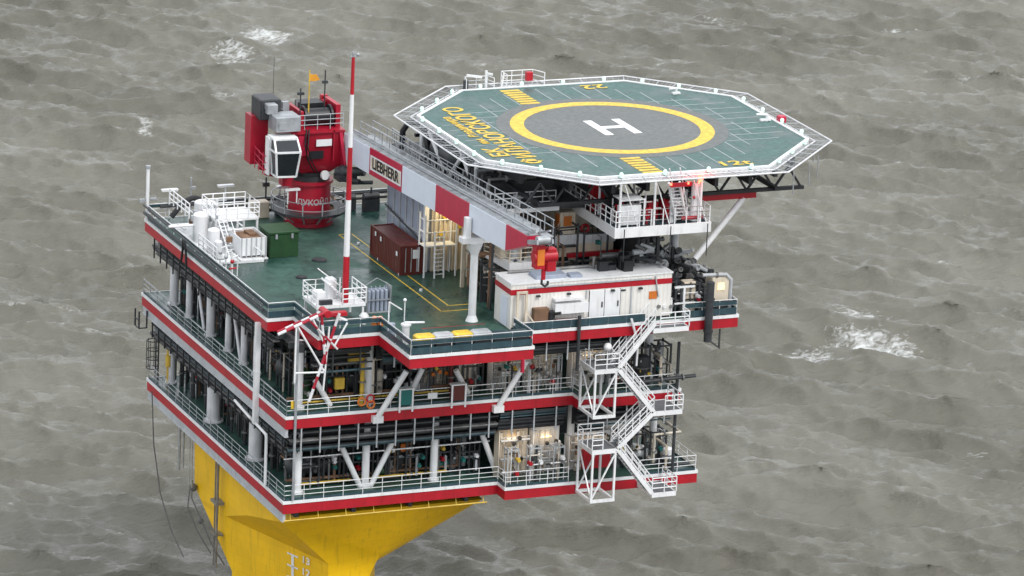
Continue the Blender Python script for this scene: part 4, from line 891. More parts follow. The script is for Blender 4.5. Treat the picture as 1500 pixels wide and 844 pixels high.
part(t,'sensor_head',MB().box(4.7,5.4,2.38,2.48,47.9,47.98).cyl((4.97,2.43,47.9),(4.97,2.43,48.25),.08,8).sphere((5.3,2.43,48.05),.13,8,6).cyl((4.72,2.43,47.9),(4.72,2.43,48.2),.04,6),M['galv'])

# ------------------------------------------------------------------ folded striped lattice arm hanging off the front left notch
t = thing('folded_davit','folded red and white striped lattice arm on the front left corner','davit',(1,-.9,29))
def stripes(a, b, n, r, parent, c0=0):
    a = V(a); b = V(b)
    for i in range(n):
        part(parent,'striped_tube',MB().cyl(a.lerp(b,i/n),a.lerp(b,(i+1)/n),r*.8,8),M[('whited','crimson')[(i+c0)%2]])
stripes((-1.1,-.9,29.75),(2.3,-.9,31.05),6,.14,t); stripes((-.9,-.2,29.7),(2.5,-.2,31.0),6,.1,t,1)
stripes((3.3,-.9,30.9),(1.3,-.9,24.8),7,.13,t); stripes((2.0,-.9,30.9),(2.4,-.9,27.4),5,.12,t,1)
stripes((2.4,-.5,31.0),(4.0,-.5,30.2),2,.16,t,1); stripes((1.2,-1.0,30.5),(3.2,-1.0,28.4),4,.09,t,1)
f = MB()
for a,b in (((.3,-.9,30.2),(2.3,-.9,26.9)),((.2,-.9,30.1),(.2,-.9,26.2)),((2.6,-.9,30),(2.3,-.9,25.5)),((.25,-.9,26.9),(2.3,-.9,26.8)),((1.4,-.9,30.6),(2.4,-.9,28.6)),((3.9,-.9,30.2),(3.0,-.9,28.6))): part(t,'brace',MB().cyl(a,b,.07,8),M['white'])
part(t,'hinge',MB().cyl((2.4,-1.1,30.95),(2.4,.1,30.95),.25,12).box(2.2,4.0,-.6,-.1,30.6,30.85),M['red'])

# lockers in the front bay
for i,(m,lab) in enumerate((('lineyel','left yellow'),('grey','left grey'),('lineyel','right yellow'),('grey','right grey'))):
    x0 = 6.95+i*1.38; t = thing('deck_locker','%s locker in the row of four along the front bay rail' % lab,'locker',(x0+.63,-5.75,T3),'lockers along the front bay rail')
    part(t,'body',MB().bbox(x0,x0+1.26,-6.1,-5.3,T3+.1,T3+.72,.05),M['teal' if m == 'lineyel' else 'dark'])
    part(t,'lid',MB().bbox(x0-.04,x0+1.3,-6.14,-5.26,T3+.722,T3+1.25,.1),M[m])
for i in range(2):
    x0 = 12.6+i*1.35; t = thing('deck_locker',('dark locker just right of the grey one along the front bay rail','last dark locker at the right end of the front bay rail')[i],'locker',(x0+.6,-5.75,T3),'lockers along the front bay rail')
    part(t,'body',MB().bbox(x0,x0+1.2,-6.1,-5.3,T3+.1,T3+.9,.05),M['dark']); part(t,'lid',MB().bbox(x0-.03,x0+1.23,-6.12,-5.28,T3+.902,T3+1.0,.04),M['teal'])
solid('fire_monitor','white fire monitor standing by the corner of the front bay','fire monitor',MB().cyl((7.1,-3.6,T3),(7.1,-3.6,T3+1.3),.26,12).cyl((7.1,-3.6,T3+1.3),(7.1,-3.6,T3+1.42),.36,12).cyl((7.0,-3.6,T3+1.5),(8.4,-3.7,T3+1.45),.1,10,.07),M['whited'])
solid('fire_extinguisher','red and yellow extinguisher trolley behind the front bay corner','extinguisher',MB().cyl((6.1,-.3,T3),(6.1,-.3,T3+.9),.2,10).cyl((6.5,-.4,T3),(6.5,-.4,T3+.9),.2,10).sphere((6.1,-.3,T3+.9),.2,10,6).sphere((6.5,-.4,T3+.9),.2,10,6),M['orange'])
solid('blue_drum','pale blue drum by the stepped front rail','drum',MB().cyl((6.85,-1.5,T3),(6.85,-1.5,T3+.85),.3,14).cyl((6.85,-1.5,T3+.4),(6.85,-1.5,T3+.45),.32,14),M['bluegrey'])
solid('davit_frame','thin white gallows frame behind the stepped front rail','frame',MB().cyl((6.9,-.9,T3),(6.9,-.9,T3+2.2),.05,6).bar((6.9,-.9,T3+2.2),(7.7,-1.3,T3+1.7),.07).cyl((8.3,-.3,T3),(8.3,-.3,T3+2.0),.04,6).sphere((8.3,-.3,T3+2.05),.13,8,6),M['white'])
t = thing('bottle_rack','grey rack of upright gas bottles on the green deck','bottle rack',(8.0,4.2,T3))
f = MB()
for i in range(5):
    for j in range(2):
        x = 7.3+i*.32; y = 3.9+j*.4; part(t,'bottle',MB().cyl((x,y,T3+.1),(x,y,T3+1.5),.13,10).sphere((x,y,T3+1.5),.13,10,6).cyl((x,y,T3+1.6),(x,y,T3+1.75),.05,6),M['bluegrey'])
part(t,'rack_frame',MB().box(7.05,8.85,3.65,3.7,T3,T3+.12).box(7.05,8.85,3.66,3.7,T3+.9,T3+.98).box(7.05,7.11,3.6,4.6,T3,T3+1.9).box(8.79,8.85,3.6,4.6,T3,T3+1.9).bar((7.08,4.1,T3+1.9),(7.95,4.1,T3+2.4),.05).bar((8.82,4.1,T3+1.9),(7.95,4.1,T3+2.4),.05),M['galv'])
solid('mushroom_vent','small white mushroom vent left of the gas bottle rack','vent',MB().cyl((6.0,1.4,T3),(6.0,1.4,T3+.6),.15,10).cyl((6.0,1.4,T3+.6),(6.0,1.4,T3+.8),.35,14,.2),M['whited'])

# ------------------------------------------------------------------ long white cabin with red stripe
t = thing('service_cabin','long white ribbed cabin with a red stripe along the front of the top deck','cabin',(21.3,-1,T3))
cx0,cx1,cy0,cy1,cz = 15.3,27.4,-2.3,.5,T3+3.15
part(t,'walls',MB().box(cx0,cx1,cy0,cy1,T3,cz),M['siding'])
part(t,'stripe',MB().box(cx0-.02,cx1+.02,cy0-.025,cy1+.025,cz-.72,cz-.34),M['red'])
part(t,'roof',MB().box(cx0-.06,cx1+.06,cy0-.06,cy1+.06,cz+.002,cz+.12),M['white'])
for i,(a,b) in enumerate(((21.2,22.3),(22.35,23.5))):
    d = part(t,'door',MB().box(a,b,cy0-.05,cy0-.003,T3+.12,cz-.85),M['white'])
    part(d,'handle',MB().box(b-.2,b-.12,cy0-.1,cy0-.052,T3+1.1,T3+1.5),M['black'])
part(t,'door_seal',MB().box(22.3,22.35,cy0-.03,cy0-.003,T3+.1,cz-.8).box(21.15,21.2,cy0-.03,cy0-.003,T3+.1,cz-.8).box(23.5,23.55,cy0-.03,cy0-.003,T3+.1,cz-.8),M['dark'])
part(t,'end_door',MB().box(cx0-.06,cx0-.004,cy0+.5,cy0+1.6,T3+.1,cz-1.0),M['boomwhite'])
part(t,'vent_louvre',MB().box(22.0,23.9,cy0-.04,cy0-.004,cz-1.02,cz-.9),M['dark'])
part(t,'warning_sign',MB().box(25.7,26.3,cy0-.04,cy0-.004,cz-1.75,cz-1.2),M['orange'])
part(t,'junction',MB().box(16.9,18.0,cy0-.5,cy0-.004,T3+.5,T3+1.45),M['rust'])
part(t,'canopy',MB().box(18.4,20.6,cy0-.55,cy0-.004,cz-1.25,cz-1.1).box(18.4,20.9,cy0-.6,cy0-.006,T3+1.0,T3+1.7),M['white'])
part(t,'portal_frame',MB().box(15.6,15.75,cy0-.4,cy0-.25,T3,T3+2.6).box(16.25,16.4,cy0-.4,cy0-.25,T3,T3+2.6).box(15.6,16.4,cy0-.4,cy0-.25,T3+2.6,T3+2.75).bar((16.3,cy0-.3,T3+1.4),(17.0,cy0-.6,T3+.3),.1),M['cream'])
part(t,'cable_tray',MB().box(16.5,25.9,cy0-.09,cy0-.028,cz-.3,cz-.2).box(24.3,24.4,cy0-.08,cy0-.004,T3+.2,cz-.75).box(20.9,20.98,cy0-.08,cy0-.004,T3+1.8,cz-.75),M['grey'])
for x in (17.3,19.6,22.9,25.0): part(t,'wall_lamp',MB().bbox(x-.14,x+.14,cy0-.2,cy0-.004,cz-.95,cz-.82,.02),M['dark'])
part(t,'roof_rail',MB().tube([(22.4,-.2,cz+.7),(27.2,-.2,cz+.7)],.03,6).tube([(22.4,-.2,cz+.12),(22.4,-.2,cz+.7)],.03,6).tube([(24.8,-.2,cz+.12),(24.8,-.2,cz+.7)],.03,6).tube([(27.2,-.2,cz+.12),(27.2,-.2,cz+.7)],.03,6),M['dark'])
part(t,'roof_pipe',MB().tube([(16,0,cz+.25),(22,0,cz+.25),(22.3,-.3,cz+.25),(22.3,-.3,cz+1.0)],.11,8),M['pipe'])
part(t,'roof_unit',MB().bbox(17.3,19.6,-1.9,-.5,cz+.12,cz+.4,.05).bbox(19.8,20.7,-2.1,-1.3,cz+.12,cz+.34,.04),M['bluegrey'])
f = MB()
for i in range(7): x = 22.6+rnd.random()*2.4; y = -1.4+rnd.random()*1.4; f.bbox(x-.35,x+.35,y-.25,y+.25,cz+.12,cz+.5+rnd.random()*.7,.04)
part(t,'exhaust_unit',f,M['black'])
part(t,'lifting_brace',MB().bar((26.1,cy0-.06,cz-.1),(26.4,cy0-.06,cz-1.6),.16,.06),M['grey'])
part(t,'floor_skid',MB().box(cx0+.1,cx1-.1,cy0-.1,cy0-.004,T3-.02,T3+.12),M['dark'])
solid('fire_monitor','black fire monitor on a yellow base in front of the white cabin','fire monitor',MB().cyl((18.15,-2.75,T3),(18.15,-2.75,T3+.7),.2,10).bbox(17.95,18.4,-2.95,-2.5,T3+.7,T3+1.25,.06).cyl((18.15,-2.75,T3+1.0),(18.6,-3.4,T3+1.25),.1,8),M['black'])
solid('walkway_pipe','maroon pipe along the floor in front of the white cabin','pipe',MB().tube([(18.5,-2.65,T3+.45),(20.8,-2.65,T3+.45),(20.8,-2.65,T3-.4)],.16,8),M['container'])
solid('red_standpipe','red vertical pipe below the left end of the white cabin','pipe',MB().cyl((16.0,-3.2,26.4),(16.0,-3.2,T3+.3),.14,10),M['boomred'])
solid('drop_pipe','dark pipe dropping past the deck edge below the maroon pipe','pipe',MB().cyl((20.1,-3.25,26.2),(20.1,-3.25,T3+.9),.13,8),M['dark'])
solid('davit_frame','thin white gallows arm below the cabin beside the stair','frame',MB().bar((24.0,-3.3,T3+.4),(24.6,-3.3,27.8),.14).bar((24.6,-3.3,27.8),(24.55,-3.3,26.2),.12),M['whited'])

# ------------------------------------------------------------------ stair tower
t = thing('stair_tower','white zigzag stair tower outside the right front of the decks','stairs',(24,-2.8,T1))
YF, YB = -4.0, -2.75
def flight(a, b):  # (x,z)
    f = MB()
    for y in (YF,YB): f.bar((a[0],y,a[1]),(b[0],y,b[1]),.09,.3)
    fl = part(t,'flight',f,M['white']); f = MB(); n = 14
    for i in range(n):
        x = a[0]+(b[0]-a[0])*(i+.5)/n; z = a[1]+(b[1]-a[1])*(i+.5)/n; f.box(x-.14,x+.14,YF+.05,YB-.05,z-.02,z+.02)
    part(fl,'treads',f,M['grating']); f = MB()
    for y in (YF,YB):
        for h_ in (.35,.7,1.1): f.tube([(a[0],y,a[1]+h_),(b[0],y,b[1]+h_)],.045 if h_ > 1 else .035,6)
        for i in range(6): x = a[0]+(b[0]-a[0])*i/5; z = a[1]+(b[1]-a[1])*i/5; f.cyl((x,y,z),(x,y,z+1.1),.04,6)
    part(fl,'stair_rail',f,M['white'])
def landing(x0, x1, y0, y1, z, pts):
    f = MB().box(x0,x1,y0,y0+.1,z-.32,z).box(x0,x1,y1-.1,y1,z-.32,z).box(x0,x0+.1,y0+.1,y1-.1,z-.32,z).box(x1-.1,x1,y0+.1,y1-.1,z-.32,z)
    ld = part(t,'landing',f,M['white']); part(ld,'grating',MB().box(x0+.1,x1-.1,y0+.1,y1-.1,z-.08,z-.03),M['grating'])
    rp_(ld,pts,z,1.1,'white',.042)
flight((25.5,29.4),(22.9,26.35)); flight((22.9,26.3),(25.75,22.95)); flight((25.75,22.9),(23.15,20.5)); flight((23.15,20.45),(25.95,16.95))
landing(21.1,22.9,YF,-1.45,26.35,[(22.9,-1.45),(21.1,-1.45),(21.1,YF),(22.9,YF)])
landing(25.7,27.95,YF,-1.45,22.95,[(27.95,-1.45),(27.95,YF),(26.6,YF)])
landing(21.2,23.15,YF,-1.45,20.5,[(23.15,-1.45),(21.2,-1.45),(21.2,YF),(22.0,YF)])
landing(25.95,27.8,YF,-1.45,16.95,[(25.95,YF),(27.8,YF),(27.8,-1.6)])
landing(25.4,28.1,YF,-3.15,29.0,[(25.9,YF),(28.1,YF),(28.1,-3.2)])
def hframe(x0, x1, zt, zb):
    f = MB()
    for x in (x0,x1):
        for y in (YF+.06,-1.5): f.box(x-.07,x+.07,y-.07,y+.07,zb,zt-.3)
    for y in (YF+.06,-1.5): f.box(x0-.08,x1+.08,y-.09,y+.09,zb-.2,zb); f.bar((x0,y,zb),(x1,y,zt-.35),.1)
    for x in (x0,x1): f.box(x-.08,x+.08,YF+.15,-1.59,zb-.2,zb)
    f.bar((x0,YF+.06,zb),(x0,-1.5,zt-.4),.09)
    part(t,'hanging_frame',f,M['white'])
hframe(21.2,22.75,26.35,23.0); hframe(21.3,23.0,20.5,16.85)
part(t,'floodlight',MB().sphere((22.5,-2.9,27.6),.3,10,8).cyl((22.5,-2.9,26.4),(22.5,-2.9,27.4),.05,6),M['white'])

# ------------------------------------------------------------------ right end of the top deck
duct = thing('exhaust_duct','tangle of grey exhaust ducts sloping down to the right of the white cabin','duct',(28.5,2,T3))
for i in range(80):
    u_0 = rnd.random(); x = 25.4+u_0*6.6; zt_ = 34.6-max(0,x-26.2)*.55; z = zt_-rnd.random()*1.9; y = -.4+rnd.random()*3
    d0 = V((rnd.uniform(-.4,1),rnd.uniform(-1,.6),rnd.uniform(-.35,.25))).normalized(); L_ = rnd.uniform(.6,1.7); r = rnd.uniform(.09,.24); a0_ = V((x,y,z)); b0_ = a0_+d0*L_
    part(duct,'duct_piece',MB().cyl(a0_,b0_,r,10).cyl(b0_-d0*.12,b0_,r*1.25,10),M[rnd.choice(('pipe','dark','pipe','grey'))])
part(duct,'main_ducts',MB().tube([(23.4,1.0,33.0),(26.2,1.0,33.0),(27.0,1.0,34.4),(28.4,1.0,34.4)],.22,10).tube([(23.4,.6,32.5),(27.0,.6,32.5),(28.5,.6,33.6)],.18,10),M['pipe'])
f = MB()
for x in (25.9,26.6,27.4,28.6,29.9): f.box(x-.11,x+.11,.2,.42,T3,34.6-max(0,x-27)*.7)
f.bar((25.9,.3,33.6),(30.5,.3,31.4),.18); f.bar((25.9,2.5,34.2),(31.5,2.5,31.2),.18); f.box(25.5,31.8,2.8,3.0,T3,31.0)
part(duct,'support_frame',f,M['dark'])
solid('vent_stack','thick dark vertical duct crossing the red deck edge at the right end','duct',MB().cyl((29.85,-3.45,27.6),(29.85,-3.45,31.9),.29,14).cyl((29.85,-3.45,28.3),(29.85,-3.45,28.42),.36,14).cyl((29.85,-3.45,30.6),(29.85,-3.45,30.72),.36,14),M['dark'])
solid('outrigger_frame','thin dark bracket frame hanging under the right end of the top deck','frame',MB().box(30.9,31.0,-3.1,-3.0,26.9,28.3).bar((29.9,-3.1,27.7),(31.0,-3.1,26.9),.1),M['dark'])
t = thing('lit_cabinet','cream cabinet with a lit lamp at the right end of the top deck','cabinet',(31.2,-1.8,T3))
part(t,'body',MB().bbox(30.5,31.8,-2.4,-1.2,T3+.9,T3+2.6,.05),M['cream']); part(t,'lamp',MB().box(30.9,31.4,-2.46,-2.402,T3+1.7,T3+2.2),M['warmdim']); part(t,'stand',MB().box(30.6,31.7,-2.3,-1.3,T3,T3+.9),M['dark'])
cabinet(29.0,-1.6,T3,.9,.7,2.3,'cream','cream cabinet between the white frame and the dark duct')
solid('portal_frame','white T-shaped frame right of the white cabin','frame',MB().box(27.7,29.2,-2.3,-2.15,T3+2.0,T3+2.15).box(28.35,28.5,-2.3,-2.15,T3,T3+2.0).box(27.7,29.3,-2.32,-2.2,T3+.85,T3+.95),M['white'])
piperun([(31.9,-2.4,T3),(31.9,-2.4,T3+2.4),(31.5,-2.4,T3+2.8),(29.8,-2.2,T3+2.8)],.13,'grey','grey gooseneck pipe at the far right corner of the top deck',group='pipes on the top deck')
hvessel(29.2,.6,T3,.45,1.8,'pipe','grey tank under the exhaust ducts at the right end',group='tanks on the top deck')

# ------------------------------------------------------------------ modules under the helideck
t = thing('panel_house','tall blue-grey panelled house behind the dark red container','deckhouse',(18,16,T3))
part(t,'walls',MB().box(15.0,21,12.6,20.4,T3,35.9),M['bluegrey'])
f = MB()
for k in range(7): y = 12.9+k*1.2; f.box(14.9,14.998,y-.05,y+.05,T3,35.9)
f.box(14.88,15.0,12.6,20.4,T3+2.4,T3+2.5)
part(t,'ribs',f,M['grey']); part(t,'corner_post',MB().box(14.7,15.0,12.3,12.6,T3,35.9),M['white'])
part(t,'conduit',MB().tube([(14.8,20.2,T3+2.9),(14.8,12.7,T3+2.0)],.06,6),M['dark'])
t = thing('lit_alcove','warm lit cream alcove with white gauges beside the grey panelled house','equipment module',(17,11.6,T3))
part(t,'back_wall',MB().box(15.3,18.5,12.35,12.55,T3,35.6),M['cream'])
for i in range(10): x = 15.5+rnd.random()*2; z = T3+1.5+rnd.random()*4; part(t,'gauge',MB().cyl((x,12.1,z),(x,12.34,z),.2,10),M['ivory'])
f = MB(); f = MB()
for i in range(7): f.cyl((15.5+i*.35,12.2,T3),(15.5+i*.35,12.2,35.4),.06,8)
part(t,'pipes',f,M['cream']); part(t,'lamp',MB().box(15.8,16.8,11.6,11.75,35.2,35.3),M['warm'])
ld = bpy.data.lights.new('alcove_light','AREA'); ld.size = 1.0; ld.energy = 90; ld.color = (1,.8,.45); lo = bpy.data.objects.new('alcove_light',ld); C.objects.link(lo); lo.parent = t; lo.location = (-.8,-.6,5.6); lo.rotation_euler = (R(20),0,0)
t = thing('scaffold_ladder','white scaffold with a ladder in front of the lit alcove','scaffold',(15.2,11.2,T3))
f = MB()
for x in (14.2,16.6):
    for y in (10.9,12.0): f.cyl((x,y,T3),(x,y,T3+4.6),.07,8)
for z in (2.3,3.3,4.2): f.tube([(14.2,10.9,T3+z),(16.6,10.9,T3+z)],.05,6); f.tube([(14.2,10.9,T3+z),(14.2,12,T3+z)],.05,6)
part(t,'frame',f,M['white']); part(t,'platform',MB().box(14.2,16.6,10.9,12.0,T3+2.22,T3+2.3),M['white']); f = MB()
for x in (14.9,15.6): f.cyl((x,10.6,T3),(x,10.8,T3+3.4),.07,8)
for k in range(10): f.cyl((14.9,10.61,T3+.3+k*.3),(15.6,10.61,T3+.3+k*.3),.04,6)
part(t,'ladder',f,M['white'])
# dark process bay between the house and the white cabin
solid('bulkhead','brown steel bulkhead behind the pipes under the helideck','wall',MB().box(18.2,26,8.8,9.0,T3,35.9),M['rust'])
solid('bulkhead','dark side wall deep under the helideck','wall',MB().box(26,26.2,.9,24,T3,35.9),M['dark'])
for i,(x,y,r,h,m) in enumerate(((17.4,9.6,.5,3.6,'pale'),(16.6,7.6,.45,2.4,'rust'),(18.2,6.6,.6,3.0,'dark'),(19.8,5.8,.55,3.3,'whited'),(21.6,6.4,.6,3.0,'rust'),(16.3,4.6,.4,2.0,'dark'))):
    vvessel(x,y,T3,r,h,m,'%s upright vessel from the scaffold in the dark bay under the helideck' % ORD[i],'vessels in the bay under the helideck')
for i in range(8):
    x = 15.8+i*.75; y = 3.2+rnd.random()*3.5; z = T3+1.5+rnd.random()*2.6
    piperun([(x,y,T3),(x,y,z),(x,y+1.5,z),(x+1.8,y+1.5,z)],rnd.choice((.1,.14,.18)),rnd.choice(('rust','pipe','dark','pale')),'%s bent pipe from the left in the dark bay under the helideck' % ORD[i],'pipes in the bay under the helideck')
for i in range(5):
    z = 32.0+i*.75; piperun([(15.6,3.4+i*.8,z),(25.5,3.4+i*.8,z)],rnd.choice((.12,.16,.22)),rnd.choice(('dark','rust','pipe')),'%s level pipe from the bottom crossing the bay under the helideck' % ORD[i],'pipes in the bay under the helideck')
for i,x in enumerate((16.0,17.3,18.7)):
    solid('bay_column',('cream column nearest the boom rest under the helideck','cream column in the middle of the bay under the helideck','cream column deepest along the bay under the helideck')[i],'column',MB().box(x-.12,x+.12,8.0-i,8.24-i,T3,36.0),M['cream'],group='columns in the bay under the helideck')
t = thing('railed_balcony','small white railed balcony with a beige cabinet above the cabin roof','balcony',(17.6,2.2,32))
part(t,'floor',MB().add([(15.9,4.2,32.6),(16.9,1.9,32.1),(19.4,1.9,32.1),(19.4,4.2,32.6),(15.9,4.2,32.75),(16.9,1.9,32.65),(19.4,1.9,32.65),(19.4,4.2,32.75)],[(0,3,2,1),(4,5,6,7),(0,1,5,4),(1,2,6,5),(2,3,7,6),(3,0,4,7)]),M['white'])
rp_(t,[(15.9,4.2),(16.9,1.9),(19.4,1.9)],32.7,1.0,'cream',.035); part(t,'cabinet',MB().bbox(16.6,18.4,3.0,4.0,32.75,34.2,.05),M['cream']); part(t,'leg',MB().box(18.2,18.36,2.2,2.36,T3,32.1),M['white'])
t = thing('beige_deckhouse','beige deckhouse with an upper floor under the helideck access platform','deckhouse',(23,4.5,T3))
part(t,'lower_walls',MB().box(20.4,25.4,3.4,8.6,T3,33.9),M['cream'])
part(t,'upper_walls',MB().box(21.5,25.9,4.6,8.6,33.9,36.4),M['pale'])
part(t,'parapet',MB().box(20.3,25.5,3.3,3.4,33.3,34.0),M['whited']); part(t,'awning',MB().box(20.6,22.4,2.9,3.4,33.2,33.3),M['black'])
part(t,'window',MB().box(21.0,22.0,3.36,3.39,31.6,32.4).box(22.6,23.6,3.36,3.39,31.6,32.4),M['glass'])
part(t,'red_beam',MB().box(21.8,26.5,3.0,3.28,32.4,32.7),M['red'])
t = thing('orange_booth','orange and cream booth on the beige deckhouse balcony','booth',(21.9,3.8,34)); part(t,'body',MB().bbox(21.3,22.5,3.5,4.4,34.0,35.6,.05),M['cream']); part(t,'panel',MB().box(21.55,22.15,3.45,3.498,34.6,35.3).box(21.25,21.298,3.6,4.3,34.2,35.4),M['orange'])
solid('lifebuoy','red and white lifebuoy on the beige deckhouse wall','lifebuoy',MB().tube([(23.1+.28*math.cos(a*math.pi/8),3.25,34.4+.28*math.sin(a*math.pi/8)) for a in range(17)],.08,8),M['red'])

# ------------------------------------------------------------------ helideck
HX, HY, HZ = 27.71, 9.6, 39.8
AX, AY, KX_, KY_ = 12.41, 12.51, 6.47, 6.35
octp = [(-KX_,-AY),(KX_,-AY),(AX,-KY_),(AX,KY_),(KX_,AY),(-KX_,AY),(-AX,KY_),(-AX,-KY_)]
OC = [(HX+a,HY+b) for a,b in octp]
h = thing('helideck','octagonal green helideck with a white H in a yellow ring above the platform','helideck',(HX,HY,HZ))
part(h,'deck_plate',MB().prism(OC,HZ-.3,HZ),M['heli'])
part(h,'edge_beam',band(inset(OC,-.06),HZ-.42,HZ+.06,.22),M['white'])
part(h,'landing_net',MB().cyl((HX,HY,HZ+.002),(HX,HY,HZ+.012),8.3,80),M['net'])
part(h,'aiming_ring',MB().ring(HX,HY,6.3,7.3,HZ+.014,HZ+.02,96),M['lineyel'])
part(h,'letter_h',MB().box(26.34,27.0,7.65,11.75,HZ+.014,HZ+.02).box(28.55,29.2,7.65,11.75,HZ+.014,HZ+.02).box(27.0,28.55,9.35,10.0,HZ+.014,HZ+.02),M['white'])
def hatch(x0, x1, y0, y1):
    f = MB(); n = 7
    for i in range(n): a = y0+(y1-y0)*i/n; f.box(x0,x1,a,a+(y1-y0)/n*.68,HZ+.014,HZ+.02)
    part(h,'walkway_stripes',f,M['lineyel'])
hatch(23.9,25.4,17.2,21.6); hatch(24.7,26.2,-2.6,1.8)
f = MB()
for i in range(-6,7):
    d_ = i*1.45+.4; s0 = math.sqrt(max(0,8.35**2-d_**2)) if abs(d_) < 8.3 else .5
    lim = min(AY-.7-max(0,abs(d_)-KX_), s0+3.4)
    if not -3.9 < d_ < -1.2 and lim > s0+.6:
        for sg_ in (1,-1): part(h,'tie_down_line',MB().box(HX+d_-.03,HX+d_+.03,*sorted((HY+sg_*s0,HY+sg_*lim)),HZ+.003,HZ+.008),M['grey'])
    if abs(d_) < 6.8:
        lim = min(AX-.7,s0+4.2)
        for sg_ in (1,-1): part(h,'tie_down_line',MB().box(*sorted((HX+sg_*s0,HX+sg_*lim)),HY+d_-.03,HY+d_+.03,HZ+.003,HZ+.008),M['grey'])
text_part(h,'ФИЛАНОВСКОГО',1.95,basis((18.55,9.6,HZ+.03),(0,1,0),(-1,0,0)),M['lineyel'],'deck_lettering',sx=.95)
text_part(h,'БК',1.75,basis((16.95,5.0,HZ+.03),(0,1,0),(-1,0,0)),M['lineyel'],'deck_lettering')
text_part(h,'им. Владимира',1.0,basis((17.1,11.2,HZ+.03),(0,1,0),(-1,0,0)),M['lineyel'],'deck_lettering',sx=1.05)
text_part(h,'12t',1.5,basis((32.0,-1.6,HZ+.03),(1,0,0),(0,1,0)),M['lineyel'],'deck_numbers',sx=1.3)
text_part(h,'22',1.5,basis((31.2,20.9,HZ+.03),(-1,0,0),(0,-1,0)),M['lineyel'],'deck_numbers',sx=1.3)
# safety net frame
ON = inset(OC,-1.55); zn = HZ-.05
f = MB(); f.tube([(*p,zn) for p in ON+[ON[0],ON[1]]][:9],.06,6); f.tube([(*p,zn-.06) for p in inset(OC,-.45)+[inset(OC,-.45)[0]]],.05,6)
nt = part(h,'safety_net_frame',f,M['whited']); f = MB(); g = MB(); OI = inset(OC,-.06)
for i in range(8):
    a0,b0,a1,b1 = V(OI[i]),V(OI[(i+1)%8]),V(ON[i]),V(ON[(i+1)%8]); n = 8 if i%2 == 0 else 7
    for k in range(n):
        p = a0.lerp(b0,k/n); q = a1.lerp(b1,k/n); part(nt,'net_strut',MB().bar((*p,zn-.03),(*q,zn-.02),.055),M['grey'])
        for k2 in range(1,4):
            p = a0.lerp(b0,(k+k2/4)/n); q = a1.lerp(b1,(k+k2/4)/n); g.cyl((*p,zn-.05),(*q,zn-.05),.014,4)
    for s_ in (.25,.5,.75):
        p = a0.lerp(a1,s_); q = b0.lerp(b1,s_); g.cyl((*p,zn-.05),(*q,zn-.05),.014,4)
part(nt,'netting',g,M['galv'])
# perimeter lamps
pl = None
for i in range(8):
    a,b = V(OC[i]),V(OC[(i+1)%8]); n = 4 if i%2 == 0 else 3
    for k in range(n):
        p = a.lerp(b,(k+.5)/n); d = (p-V((HX,HY))).normalized()*.22; q = V((p.x+d.x,p.y+d.y,HZ))
        if pl is None:
            pl = part(h,'perimeter_lamp',MB().cyl(q,q+V((0,0,.12)),.12,10).sphere(q+V((0,0,.2)),.15,10,6),M['lampglass']); base = q
        else: o = pl.copy(); C.objects.link(o); o.parent = h; o.location = q-base
rl = part(h,'red_status_lamp',MB().cyl((28.6,-3.5,39.2),(28.6,-3.5,39.4),.12,10).sphere((28.6,-3.5,39.5),.2,12,8),M['redlamp'])
ld = bpy.data.lights.new('red_lamp_light','POINT'); ld.energy = 22; ld.color = (1,.08,.05); ld.shadow_soft_size = .2; lo = bpy.data.objects.new('red_lamp_light',ld); C.objects.link(lo); lo.parent = h; lo.location = (28.6-HX,-3.85-HY,39.6-HZ)
# grid of dark beams and trusses under the deck
f = MB()
for k in range(9):
    y = HY-10.4+k*2.6; w = AX-.4-max(0,abs(y-HY)-KY_); f.box(HX-w,HX+w,y-.12,y+.12,HZ-.9,HZ-.302)
for k in range(9):
    x = HX-10.4+k*2.6; w = AY-.4-max(0,abs(x-HX)-KX_); f.box(x-.14,x+.14,HY-w,HY+w,HZ-1.3,HZ-.302)
part(h,'floor_beams',f,M['black'])
f = MB()
for y in (-.6,6.0,12.6,19.2):
    f.box(16.5,38.0,y-.14,y+.14,37.35,37.6)
    for k in range(10): x = 16.8+k*2.1; f.bar((x,y,37.5),(x+1.05,y,39.0),.14); f.bar((x+1.05,y,39.0),(x+2.1,y,37.5),.14)
for x in (17.5,23.5,29.5,35.5): f.box(x-.16,x+.16,-1.5,21,37.6,37.85)
part(h,'trusses',f,M['black'])
part(h,'red_beam',MB().box(29.9,34.6,-.15,.25,36.85,37.3).box(29.9,34.6,-.2,.3,36.8,36.86),M['red'])
part(h,'support_brace',MB().cyl((30.2,0,32.6),(33.7,0,36.8),.22,14),M['white'])
part(h,'support_brace',MB().cyl((30.6,18,31.6),(35.0,18,37.2),.22,14),M['white'])
for i,(a,b) in enumerate((((15.9,16.4,35.9),(15.9,16.4,39.3)),((15.9,11.5,36.4),(15.3,13.6,39.3)),((16.2,7.0,36.6),(15.9,9.5,39.3)),((16.1,6.6,36.6),(16.1,6.6,39.3)),((15.9,11.0,36.6),(15.9,8.6,38.8)))):
    part(h,'support_column',MB().cyl(a,b,.15,10),M['white'])
for (x,y) in ((17.5,2.5),(17.5,19.0),(23.5,9),(29.5,2.0),(29.5,19)): part(h,'support_column',MB().cyl((x,y,T3),(x,y,37.4),.28,12),M['grey'])
mz = part(h,'mezzanine_floor',MB().box(15.3,26.4,2.0,20.6,36.3,36.55),M['dark'])
rp_(h,[(15.3,20.6),(15.3,2.0),(20.2,2.0)],36.55,1.15,'grey',.04)
part(h,'mezzanine_beam',MB().box(15.2,20.4,1.75,1.98,36.3,36.58),M['whited'])
